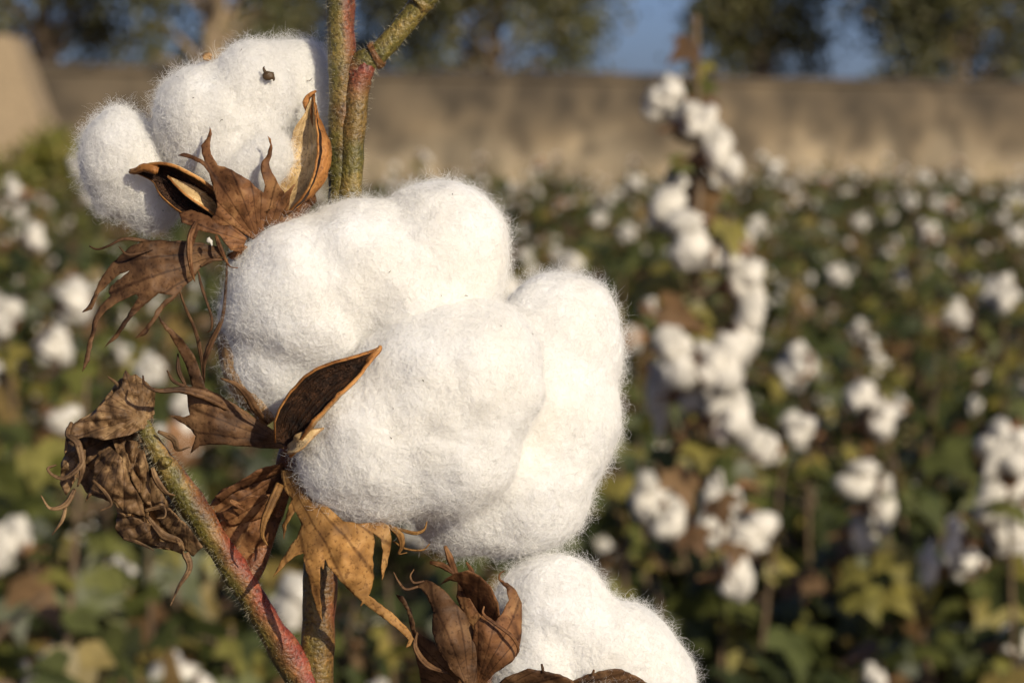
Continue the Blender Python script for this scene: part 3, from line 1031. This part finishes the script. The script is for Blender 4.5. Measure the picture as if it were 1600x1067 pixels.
GZ = 1.25 / SX
sm = MB()
c_, r_ = tube(sm, [(497, 5200, 500, 34), (497, 2600, 240, 32), (494, 1300, 85, 29), (496, 1067, 60, 26), (500, 900, 55, 26), (515, 700, 75, 26), (528, 500, 80, 24), (532, 340, 60, 21), (533, 200, 50, 20), (534, 100, 46, 21), (531, 0, 48, 22), (520, -120, 60, 20)], 90, 16, 0, bump=.10, tone=lambda v, u, d: np.clip(.06 + .34 * (d[:, 0] * .9 - d[:, 1] * .2) / (np.linalg.norm(d, axis=1) + 1e-9) + .3 * fbm(v, 40, 3, 8) + .12 * (v[:, 1] > 880) + .55 * np.clip((110 - v[:, 1]) / 60, 0, 1) * (d[:, 0] > 0), 0, 1))
hairy(sm, c_[40:], r_[40:], 2600, 13, 1)
c_, r_ = tube(sm, [(538, 420, 58, 18), (547, 330, 46, 18), (552, 220, 40, 18), (561, 130, 37, 19), (570, 98, 38, 20)], 24, 14, 0, bump=.10, tone=lambda v, u, d: np.clip(.10 + .9 * np.clip((160 - v[:, 1]) / 60, 0, 1) + .25 * fbm(v, 40, 3, 8), 0, 1))
hairy(sm, c_, r_, 600, 12, 2)
build("stem", sm, [STEM, HAIR], plant, px=True)
bm_ = MB()
c_, r_ = tube(bm_, [(558, 118, 42, 17), (570, 97, 38, 21), (590, 84, 34, 18), (620, 52, 30, 17), (655, 10, 26, 17), (672, -12, 24, 19), (700, -60, 20, 15)], 26, 14, 0, bump=.12, tone=lambda v, u, d: np.clip(1.0 - u * 5.5 + .2 * fbm(v, 40, 3, 8), 0, 1))
hairy(bm_, c_, r_, 500, 12, 3)
tube(bm_, [(581, 88, 34, 21.5), (587, 85, 34, 22.5), (592, 82, 33, 20.5)], 6, 14, 0, bump=.2, at=.45)
tube(bm_, [(652, 12, 26, 18), (657, 8, 26, 22), (662, 0, 25, 19)], 6, 14, 0, bump=.3, at=.1)
build("branch", bm_, [STEM, HAIR], plant, px=True)
bm_ = MB()
c_, r_ = tube(bm_, [(500, 1120, 62, 26), (475, 1065, 50, 25), (425, 985, 30, 22), (380, 912, 15, 22), (338, 845, 5, 22), (297, 785, -5, 22), (263, 732, -12, 19), (238, 692, -15, 14), (223, 660, -10, 12), (214, 622, 0, 11)], 60, 16, 0, bump=.13, tone=pig(.75, .95, -.75))
hairy(bm_, c_, r_, 2600, 14, 4)
tube(bm_, [(254, 722, -30, 7), (260, 722, -36, 9), (262, 722, -41, 4)], 6, 10, 0, bump=.4, at=0)
build("branch", bm_, [STEM, HAIR], plant, px=True)

def boll_root(pts, at_=.4, hair=500, seed=0):
    m_ = MB()
    c_, r_ = tube(m_, pts, 26, 14, 0, bump=.12, at=at_)
    if hair: hairy(m_, c_, r_, hair, 11, seed)
    return build("cotton_boll", m_, [STEM, HAIR], plant, px=True)

BT = 1.3 * SX
# ---- main boll
main = boll_root([(372, 925, 15, 17), (400, 880, 20, 16), (425, 810, 25, 15), (442, 750, 15, 18), (455, 712, 5, 24), (480, 680, 0, 30), (500, 660, 0, 14)], .6, 700, 11)
main['label'] = "largest boll, three plump locks fanning right of a brown burr"
lock(main, [(474, 470, 0, 124, 130, 108), (560, 430, 5, 130, 112, 106), (688, 402, 20, 102, 114, 96), (630, 450, 0, 115, 100, 98), (440, 560, 15, 80, 92, 82)], 101, 34000)
lock(main, [(690, 614, -62, 150, 137, 106), (600, 692, -60, 126, 120, 100), (560, 720, -50, 92, 92, 82), (748, 566, -56, 90, 94, 86), (700, 700, -60, 114, 106, 96)], 202, 34000)
lock(main, [(868, 560, 85, 100, 122, 92), (848, 655, 70, 118, 132, 102), (800, 745, 60, 124, 120, 98), (740, 790, 50, 98, 74, 78), (892, 500, 95, 66, 64, 62)], 303, 30000, fluff=1.35)
b = MB()
shell(b, [(448, 700, -95), (468, 655, -128), (505, 612, -152), (550, 580, -160), (594, 544, -158)], 32, (-.35, -.30, -1), 1.6, seed=3, rough=3.0)
strip(b, [(574, 566, -160, 7), (586, 553, -161, 4), (593, 546, -160, 2), (594, 541, -158, .8)], 10, .8, m=2)
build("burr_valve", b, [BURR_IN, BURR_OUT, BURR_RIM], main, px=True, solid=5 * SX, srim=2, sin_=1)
b = MB()
shell(b, [(450, 702, -110), (462, 694, -140), (478, 682, -152), (506, 668, -150)], 16, (-.1, -.3, -1), .9, seed=5)
build("burr_valve", b, [BURR_GOLD, BURR_OUT, BURR_RIM], main, px=True, solid=3 * SX, srim=1, sin_=1)
b = MB()
shell(b, [(420, 660, 0), (378, 615, -10), (356, 560, -5), (350, 510, 10), (356, 480, 15)], 34, (1, .1, .35), 1.3, seed=7)
build("burr_valve", b, [BURR_OUT, BURR_OUT, BURR_RIM], main, px=True, solid=3 * SX, srim=1, sin_=0)

# left bract with upright teeth
b = MB()
sheet(b, [(264, 648), (285, 651), (297, 648), (293, 625), (291, 612), (300, 604), (297, 590), (290, 570), (272, 535), (252, 505), (244, 490), (262, 509), (285, 530), (304, 556), (314, 583), (321, 606), (345, 618), (375, 637), (405, 657), (440, 680), (444, 702), (420, 701), (380, 697), (330, 693), (312, 697), (297, 708), (304, 690), (306, 682), (298, 670), (283, 660)],
      [(440, 690, -35), (380, 665, -50), (330, 660, -55), (270, 648, -30), (300, 600, -45), (245, 490, -70), (400, 650, -40), (300, 705, -30)], (445, 692), 4, 26, 2.2, seed=21)
strip(b, ZS(2, (985, 178, -50, 4), (980, 300, -55, 8), (962, 470, -60, 13), (905, 600, -60, 26), (870, 700, -55, 20), (870, 800, -48, 16)), twist=.8)
strip(b, ZS(2, (742, 325, -70, 4), (772, 415, -66, 8), (822, 530, -60, 12), (852, 650, -54, 15), (868, 800, -48, 15)), twist=.5)
strip(b, ZS(2, (560, 765, -80, 4), (572, 812, -85, 9), (640, 842, -84, 13), (760, 838, -74, 26), (880, 868, -64, 40), (1000, 930, -52, 34), (1120, 1010, -42, 26)), twist=.4)
strip(b, ZS(2, (682, 740, -60, 4), (718, 795, -58, 12), (790, 825, -52, 18)))
strip(b, ZS(2, (737, 655, -40, 5), (742, 740, -42, 18), (775, 815, -46, 22)))
strip(b, ZS(2, (955, 780, -95, 6), (1030, 810, -100, 16), (1090, 870, -98, 30), (1130, 940, -85, 32), (1190, 1010, -60, 20)), twist=.6)
build("bract", b, [BR_DARK], main, px=True, solid=BT)
# golden bract under the boll
b = MB()
sheet(b, ZL(5, (150, 215), (215, 225), (270, 300), (340, 365), (400, 420), (470, 430), (550, 420), (582, 437), (592, 480), (587, 540), (572, 600), (555, 655), (550, 600), (560, 540), (548, 492), (518, 468), (527, 505), (517, 560), (522, 640), (507, 710), (465, 762), (486, 700), (488, 620), (478, 545), (465, 528), (452, 560), (446, 600), (452, 650), (470, 690), (520, 730), (600, 790), (660, 850), (682, 890), (668, 915), (648, 925), (662, 892), (620, 852), (540, 792), (450, 722), (400, 670), (340, 602), (326, 568), (320, 612), (308, 600), (307, 700), (319, 828), (290, 760), (268, 670), (244, 580), (240, 547), (210, 557), (160, 602), (120, 642), (148, 580), (188, 520), (213, 490), (232, 430), (210, 382), (192, 405), (172, 440), (164, 492), (157, 440), (183, 370), (193, 330), (160, 290)),
      [(445, 735, -40), (470, 770, -75), (520, 800, -105), (600, 820, -90), (500, 850, -125), (430, 895, -110), (505, 970, -105), (560, 900, -130), (640, 1010, -110), (600, 895, -95), (445, 840, -85)], (440, 725), 4.5, 30, 3.0, seed=31)
strip(b, ZS(5, (148, 272, -80, 26), (112, 350, -95, 26), (84, 420, -102, 20), (76, 475, -102, 12), (98, 518, -96, 6)), twist=.5)
strip(b, ZS(5, (575, 432, -75, 14), (625, 475, -85, 22), (634, 520, -84, 14), (622, 550, -80, 5), (655, 545, -78, 3)), twist=.5)
strip(b, ZS(5, (590, 440, -60, 10), (680, 467, -70, 10), (722, 455, -72, 6), (735, 420, -72, 3)), twist=.5)
strip(b, ZS(5, (600, 500, -62, 5), (650, 530, -70, 4), (715, 535, -72, 3), (745, 510, -72, 2)))
build("bract", b, [BR_GOLD], main, px=True, solid=BT)
# dark folded bract behind
b = MB()
sheet(b, [(327, 790), (345, 765), (400, 742), (440, 728), (455, 742), (448, 790), (425, 845), (408, 880), (372, 880), (348, 838), (333, 818)], [(330, 790, 5), (400, 745, -10), (450, 740, -5), (440, 800, 15), (390, 830, -12), (370, 880, 25)], (450, 735), 8, 22, 3.5, seed=41)
sheet(b, [(335, 775), (400, 735), (440, 722), (446, 735), (410, 750), (370, 765), (345, 785)], [(335, 775, -25), (400, 740, -35), (440, 725, -20), (350, 785, -10)], (450, 728), 4, 20, 3, seed=42)
sheet(b, [(345, 800), (390, 775), (440, 770), (430, 800), (395, 815), (360, 822)], [(345, 800, -22), (400, 775, -40), (440, 775, -22), (370, 822, -8)], (445, 760), 5, 20, 3, seed=43)
strip(b, ZS(3, (690, 480, -40, 5), (655, 470, -50, 10), (700, 500, -40, 8)))
build("bract", b, [BR_OR], main, px=True, solid=BT)

# ---- upper left boll
upper = boll_root([(535, 470, 85, 14), (500, 440, 80, 14), (465, 405, 65, 15), (440, 380, 50, 22), (415, 355, 42, 38), (395, 325, 40, 40), (385, 300, 40, 20)], .9, 300, 12)
upper['label'] = "upper left boll, three round locks in a spiky orange bract"
lock(upper, [(394, 146, 40, 66, 79, 66), (312, 184, 40, 66, 82, 68), (350, 240, 35, 82, 66, 62), (348, 180, 32, 76, 68, 64)], 404, 24000, fluff=.7)
lock(upper, [(196, 258, 72, 66, 84, 62, -14), (236, 305, 72, 48, 54, 48)], 505, 14000, fluff=.8)
lock(upper, [(452, 128, 128, 62, 64, 52), (486, 180, 135, 48, 78, 48)], 606, 12000)
lock(upper, [(415, 252, -10, 46, 44, 42), (385, 270, -5, 50, 40, 40)], 707, 9000, fluff=.5)
b = MB()
shell(b, [(436, 322, -30), (464, 288, -45), (480, 242, -42), (483, 195, -20), (490, 148, 10)], 40, (-.75, -.1, -.7), 1.3, seed=13, rough=2.5)
shell(b, [(452, 325, -20), (494, 285, -22), (508, 235, -16), (494, 185, -4), (488, 150, 10)], 20, (-.9, 0, .5), 1.3, seed=14, rough=2.5)
b.m[-1][:] = 1
strip(b, [(483, 175, 10, 8), (478, 160, 14, 6), (484, 149, 20, 3), (493, 143, 24, 1)], 10, .7, m=2)
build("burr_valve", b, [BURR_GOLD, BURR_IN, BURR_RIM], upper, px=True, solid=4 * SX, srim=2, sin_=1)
b = MB()
shell(b, [(350, 340, -10), (315, 312, -28), (280, 288, -32), (245, 268, -26), (203, 268, -10)], 34, (.15, .62, -.8), 1.35, seed=17)
strip(b, [(245, 266, -40, 9), (225, 262, -34, 7), (212, 268, -22, 4), (203, 269, -12, 1)], 10, .6, m=2)
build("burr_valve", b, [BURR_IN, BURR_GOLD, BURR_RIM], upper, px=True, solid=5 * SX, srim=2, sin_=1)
b = MB()
shell(b, [(345, 338, -20), (322, 318, -36), (290, 296, -40), (262, 275, -36)], 16, (.2, -.7, -.7), 1.2, seed=18)
build("burr_valve", b, [BURR_GOLD, BURR_GOLD, BURR_RIM], upper, px=True, solid=3 * SX, srim=2, sin_=1)
b = MB()
sheet(b, ZL(1, (472, 648), (500, 638), (545, 652), (585, 676), (574, 640), (572, 605), (594, 580), (602, 555), (606, 528), (615, 560), (607, 600), (614, 645), (642, 688), (700, 710), (770, 752), (815, 792), (832, 803), (837, 770), (820, 715), (823, 680), (848, 640), (859, 605), (846, 568), (860, 580), (869, 620), (855, 680), (868, 720), (903, 785), (918, 802), (892, 850), (842, 882), (832, 960), (790, 1002), (700, 942), (650, 960), (612, 920), (640, 860), (625, 800), (605, 722), (583, 692), (530, 662)),
      [(400, 370, -45), (370, 330, -75), (335, 300, -70), (328, 200, -55), (278, 243, -60), (345, 270, -78), (418, 215, -75), (420, 290, -75), (440, 300, -60), (345, 355, -60)], (405, 380), 4, 26, 2.8, seed=51)
build("bract", b, [BR_OR], upper, px=True, solid=BT)
b = MB()
sheet(b, ZL(1, (915, 810), (960, 770), (1000, 745), (1022, 728), (1040, 740), (1042, 790), (1052, 840), (1010, 880), (950, 930), (870, 1000), (820, 1000), (800, 940), (850, 880)), [(430, 360, -35), (470, 290, -15), (490, 275, 10), (492, 315, 15), (440, 335, -45), (420, 370, -20)], (415, 385), 6, 22, 3, seed=52)
sheet(b, ZL(1, (480, 890), (530, 875), (600, 900), (650, 940), (700, 940), (760, 990), (740, 1060), (690, 1040), (650, 980), (560, 960), (545, 1000), (520, 1066), (512, 1000), (530, 940), (490, 930)), [(280, 335, -55), (340, 355, -80), (390, 385, -62), (300, 360, -85), (295, 400, -75)], (405, 385), 5, 20, 2.6, seed=53)
sheet(b, ZL(1, (820, 880), (900, 850), (1000, 800), (1050, 830), (1010, 900), (920, 990), (850, 1066), (780, 1066), (760, 1000)), [(410, 335, -30), (480, 310, 0), (490, 325, 5), (440, 390, -5), (395, 395, -25)], (405, 390), 8, 22, 3, seed=54)
strip(b, ZS(2, (830, -10, -90, 24), (800, 60, -104, 22), (795, 150, -108, 20), (805, 230, -106, 14), (822, 290, -98, 5)), twist=.5)
strip(b, ZS(2, (930, 60, -80, 16), (950, 120, -88, 18), (975, 175, -84, 10), (1000, 215, -80, 4), (1040, 222, -78, 2)), twist=.7)
sheet(b, ZL(2, (985, 160), (1040, 120), (1085, 110), (1118, 155), (1100, 180), (1010, 182)), [(370, 400, -40), (395, 398, -30), (385, 385, -50)], (400, 385), 3, 18, 1, seed=55)
build("bract", b, [BR_OR], upper, px=True, solid=BT)
b = MB()
sheet(b, ZL(2, (960, 120), (880, 100), (790, 88), (700, 86), (640, 80), (560, 88), (500, 113), (450, 158), (410, 190), (370, 240), (330, 310), (300, 390), (256, 447), (302, 430), (342, 345), (400, 290), (445, 250), (500, 230), (450, 270), (395, 320), (385, 345), (396, 362), (342, 420), (310, 490), (285, 590), (254, 748), (292, 690), (304, 600), (334, 490), (374, 440), (440, 392), (530, 352), (538, 372), (492, 440), (450, 510), (366, 624), (432, 572), (482, 500), (542, 432), (602, 382), (640, 347), (714, 362), (662, 390), (628, 440), (598, 495), (518, 577), (572, 562), (614, 502), (664, 430), (702, 392), (742, 352), (772, 312), (812, 282), (852, 222), (905, 195), (960, 170)),
      [(350, 390, -45), (300, 380, -75), (230, 385, -80), (180, 420, -70), (135, 485, -60), (130, 580, -85), (165, 540, -90), (215, 525, -95), (240, 440, -98), (290, 440, -85)], (370, 390), 4.5, 28, 3.2, seed=61)
strip(b, ZS(2, (290, 112, -75, 3), (330, 128, -80, 5), (390, 110, -84, 6), (460, 76, -84, 10), (545, 82, -80, 12), (640, 95, -76, 12)), twist=.4)
strip(b, ZS(2, (440, 115, -95, 3), (480, 155, -98, 8), (540, 150, -96, 7), (610, 130, -90, 4)), twist=.6)
strip(b, ZS(2, (840, 240, -85, 8), (855, 310, -90, 9), (885, 400, -94, 8), (908, 475, -94, 7), (905, 530, -92, 5), (882, 550, -90, 2)))
strip(b, ZS(2, (850, 215, -80, 10), (900, 185, -84, 9), (960, 180, -80, 7), (990, 178, -74, 4)))
build("bract", b, [BR_DARK], upper, px=True, solid=BT)

# ---- lower right boll
low = boll_root([(500, 1450, 100, 22), (600, 1330, 70, 20), (690, 1200, 40, 20), (740, 1110, 20, 24), (770, 1060, 5, 34), (800, 1040, 0, 16)], .6, 0, 13)
low['label'] = "lower boll cut by the frame, one slumped lock behind dark brown bracts"
lock(low, [(862, 972, 20, 92, 102, 88), (950, 1032, 20, 105, 92, 88), (1008, 1062, 25, 76, 74, 70), (845, 1045, 10, 82, 98, 80), (940, 1120, 20, 145, 90, 88)], 808, 26000, fluff=1.1)
b = MB()
sheet(b, ZL(6, (560, 870), (600, 830), (650, 808), (720, 785), (800, 795), (880, 812), (940, 840), (990, 900), (900, 950), (700, 950)), [(780, 1060, -85), (830, 1047, -100), (880, 1060, -95), (830, 1090, -70)], (770, 1080), 3, 22, 1.5, seed=71)
sheet(b, ZL(6, (930, 850), (980, 828), (1060, 802), (1130, 785), (1190, 788), (1260, 818), (1340, 868), (1200, 930), (1000, 920)), [(900, 1060, -80), (960, 1047, -88), (1010, 1065, -70), (950, 1085, -60)], (800, 1090), 3, 18, 1.5, seed=72)
strip(b, ZS(6, (795, 800, -104, 5), (793, 780, -106, 4), (788, 757, -106, 1)), 8)
strip(b, ZS(6, (1040, 812, -92, 5), (1046, 800, -93, 3), (1050, 786, -93, 1)), 8)
build("burr_valve", b, [BR_DARK], low, px=True, solid=3 * SX)
b = MB()
sheet(b, ZL(6, (60, 408), (97, 418), (132, 480), (162, 600), (250, 650), (350, 760), (430, 870), (420, 960), (250, 930), (190, 854), (160, 720), (148, 620), (112, 490)), [(618, 928, -30), (650, 1000, -45), (690, 1020, -70), (730, 1070, -50), (660, 1060, -25)], (735, 1085), 7, 26, 3, seed=81)
sheet(b, ZL(6, (160, 372), (210, 338), (242, 350), (302, 392), (352, 450), (402, 500), (424, 545), (452, 600), (467, 680), (466, 854), (440, 930), (400, 854), (330, 780), (270, 690), (242, 600), (246, 500), (216, 420), (186, 385)), [(655, 915, -70), (690, 940, -105), (735, 970, -90), (700, 1000, -118), (735, 1060, -95), (680, 990, -95)], (735, 1085), 4, 28, 3, seed=82)
strip(b, ZS(6, (170, 372, -90, 12), (110, 385, -95, 8), (75, 350, -98, 6), (48, 300, -96, 3)))
strip(b, ZS(6, (200, 345, -92, 10), (150, 352, -98, 7), (132, 320, -100, 5), (150, 285, -98, 2)))
strip(b, ZS(6, (165, 600, -60, 4), (158, 680, -66, 18), (220, 765, -80, 24), (330, 808, -88, 10)), twist=.5)
build("bract", b, [BR_DARK], low, px=True, solid=BT)
b = MB()
sheet(b, ZL(6, (282, 362), (312, 328), (350, 305), (420, 292), (482, 318), (532, 370), (572, 450), (577, 520), (530, 600), (480, 560), (442, 480), (402, 400), (372, 350), (330, 340)), [(690, 910, -80), (720, 893, -110), (760, 910, -105), (778, 960, -95), (740, 950, -60)], (745, 1060), 4, 22, 3, seed=83)
sheet(b, ZL(6, (370, 345), (410, 390), (450, 470), (520, 560), (520, 700), (470, 720), (430, 560), (380, 480), (362, 420)), [(720, 920, -60), (745, 960, -72), (750, 1010, -70)], (745, 1070), 5, 22, 3, seed=84)
sheet(b, ZL(6, (580, 345), (622, 350), (662, 390), (687, 450), (688, 600), (672, 690), (642, 745), (560, 800), (500, 860), (460, 860), (440, 700), (452, 560), (500, 505), (555, 545), (590, 505), (622, 440), (612, 385)), [(785, 908, -85), (812, 950, -80), (812, 1000, -85), (770, 990, -122), (740, 1000, -100), (750, 1060, -80), (790, 1030, -112)], (745, 1075), 4.5, 26, 3.2, seed=85)
strip(b, ZS(6, (600, 350, -92, 8), (578, 335, -96, 6), (580, 308, -98, 4), (605, 290, -97, 2)))
strip(b, ZS(6, (500, 470, -118, 5), (498, 510, -124, 8), (560, 560, -130, 10), (640, 620, -128, 12), (672, 680, -116, 10), (660, 720, -106, 6)), twist=.3)
strip(b, ZS(6, (230, 250, -60, 18), (300, 270, -72, 24), (350, 310, -78, 20)))
strip(b, ZS(6, (412, 250, -60, 8), (440, 300, -68, 18), (452, 370, -70, 16), (450, 420, -66, 8)), twist=.8)
strip(b, ZS(6, (305, 170, -25, 18), (330, 230, -30, 26), (350, 290, -45, 24), (380, 340, -50, 20)))
build("bract", b, [BR_OR], low, px=True, solid=BT)

# ---- withered leaf on the left branch tip
b = MB()
sheet(b, [(104, 668), (150, 640), (188, 592), (212, 585), (242, 608), (238, 690), (262, 760), (288, 830), (296, 862), (240, 856), (196, 832), (178, 786), (136, 770), (118, 742), (100, 722)],
      [(104, 668, 10), (190, 600, 10), (240, 610, 25), (150, 700, 15), (230, 720, 25), (180, 760, 5), (250, 800, 20), (290, 860, -10), (200, 830, 0)], (220, 650), 16, 26, 4, seed=97)
sheet(b, ZL(3, (308, 38), (332, 70), (392, 98), (402, 180), (372, 230), (320, 252), (240, 268), (170, 258), (118, 268), (128, 225), (190, 190), (240, 140), (288, 100)), [(195, 580, 10), (235, 620, -5), (215, 675, -25), (160, 680, -45), (108, 685, -20), (150, 640, -15), (190, 630, -40)], (220, 650), 12, 19, 5, seed=91)
sheet(b, ZL(3, (118, 262), (165, 290), (168, 350), (142, 400), (112, 450), (92, 410), (97, 340), (118, 300)), [(105, 690, -20), (128, 710, -48), (95, 760, -30), (120, 740, -20)], (150, 680), 11, 14, 4, seed=92)
sheet(b, ZL(3, (215, 308), (252, 288), (302, 330), (322, 400), (362, 470), (372, 522), (300, 502), (252, 452), (202, 440), (176, 470), (200, 400), (205, 350)), [(155, 700, -30), (190, 715, -55), (220, 790, -45), (140, 780, -35), (180, 760, -62), (225, 805, -30)], (190, 690), 11, 17, 4, seed=93)
sheet(b, ZL(3, (282, 505), (350, 528), (420, 558), (480, 598), (505, 645), (430, 620), (360, 606), (300, 592), (272, 560)), [(185, 800, -35), (230, 820, -55), (285, 850, -45), (190, 840, -20), (240, 845, -30)], (280, 800), 11, 15, 3, seed=94)
sheet(b, ZL(3, (262, 255), (362, 278), (382, 350), (394, 490), (362, 470), (320, 380), (280, 310)), [(180, 685, -10), (225, 700, -18), (232, 790, -15), (200, 740, -35)], (215, 680), 14, 17, 4, seed=95)
sheet(b, ZL(3, (400, 480), (450, 490), (520, 560), (560, 620), (530, 650), (470, 600), (420, 540)), [(245, 790, -30), (290, 830, -45), (310, 860, -30), (255, 820, -20)], (290, 790), 7, 16, 3, seed=96)
for pts in (((170, 300, -48, 16), (160, 350, -62, 14), (110, 392, -66, 12), (72, 385, -62, 8), (52, 362, -58, 6), (80, 350, -56, 3)),
            ((140, 430, -40, 14), (110, 480, -46, 14), (60, 492, -46, 8), (30, 450, -44, 3)),
            ((112, 480, -44, 8), (100, 530, -48, 8), (66, 580, -46, 2)),
            ((505, 640, -40, 18), (518, 690, -44, 14), (482, 750, -44, 8), (455, 812, -42, 2)),
            ((130, 210, -30, 10), (118, 250, -46, 14), (150, 280, -56, 18), (165, 360, -60, 14), (150, 420, -54, 5)),
            ((370, 500, -40, 12), (430, 490, -52, 10), (436, 520, -56, 7), (410, 525, -54, 4)),
            ((395, 360, -40, 14), (410, 400, -46, 16), (440, 440, -42, 12), (470, 450, -38, 6)),
            ((415, 240, -40, 10), (465, 265, -44, 14), (480, 300, -40, 12), (520, 290, -38, 5)),
            ((380, 520, -50, 10), (430, 580, -56, 20), (480, 600, -50, 18), (500, 630, -44, 8)),
            ((200, 400, -50, 6), (240, 440, -64, 8), (260, 480, -64, 6), (225, 500, -62, 2)),
            ((300, 590, -30, 8), (350, 605, -40, 8), (400, 630, -44, 2)),
            ((250, 60, 0, 3), (280, 85, -6, 7), (285, 110, -10, 8))):
    strip(b, ZS(3, *pts), twist=.9)
build("withered_leaf", b, [BR_GREY], plant, px=True, solid=1.8 * SX)

# ---- bits of plant debris caught on the lint
def speck(name, x, y, d, r, m, label, extra=()):
    b = MB()
    blob(b, np.array([x, y, d]), np.array([r, r * .75, r * .6]), 0, x, .35)
    for e in extra: tube(b, e, 8, 6, 0, flat=.5)
    tag(build(name, b, [m], px=True), label, "plant debris")
speck("seed_fragment", 419, 118, -34, 10, SPECK, "dark seed fragment stuck on the top of the upper left boll", [[(416, 116, -33, 3), (412, 108, -36, 2), (413, 104, -38, .6)], [(425, 120, -33, 4), (428, 124, -32, 2), (427, 127, -31, .7)]])
speck("husk_flake", 324, 90, 20, 7, BURR_OUT, "pale tan husk flake perched on the upper left boll's rim", [[(318, 91, 18, 5), (325, 86, 16, 4), (331, 88, 16, 2)]])
speck("husk_flake", 327, 377, -95, 5, BOLLM, "small white lint flake caught on the brown bract under the upper left boll", [[(325, 372, -96, 3), (330, 380, -97, 2), (331, 384, -96, 1)]])
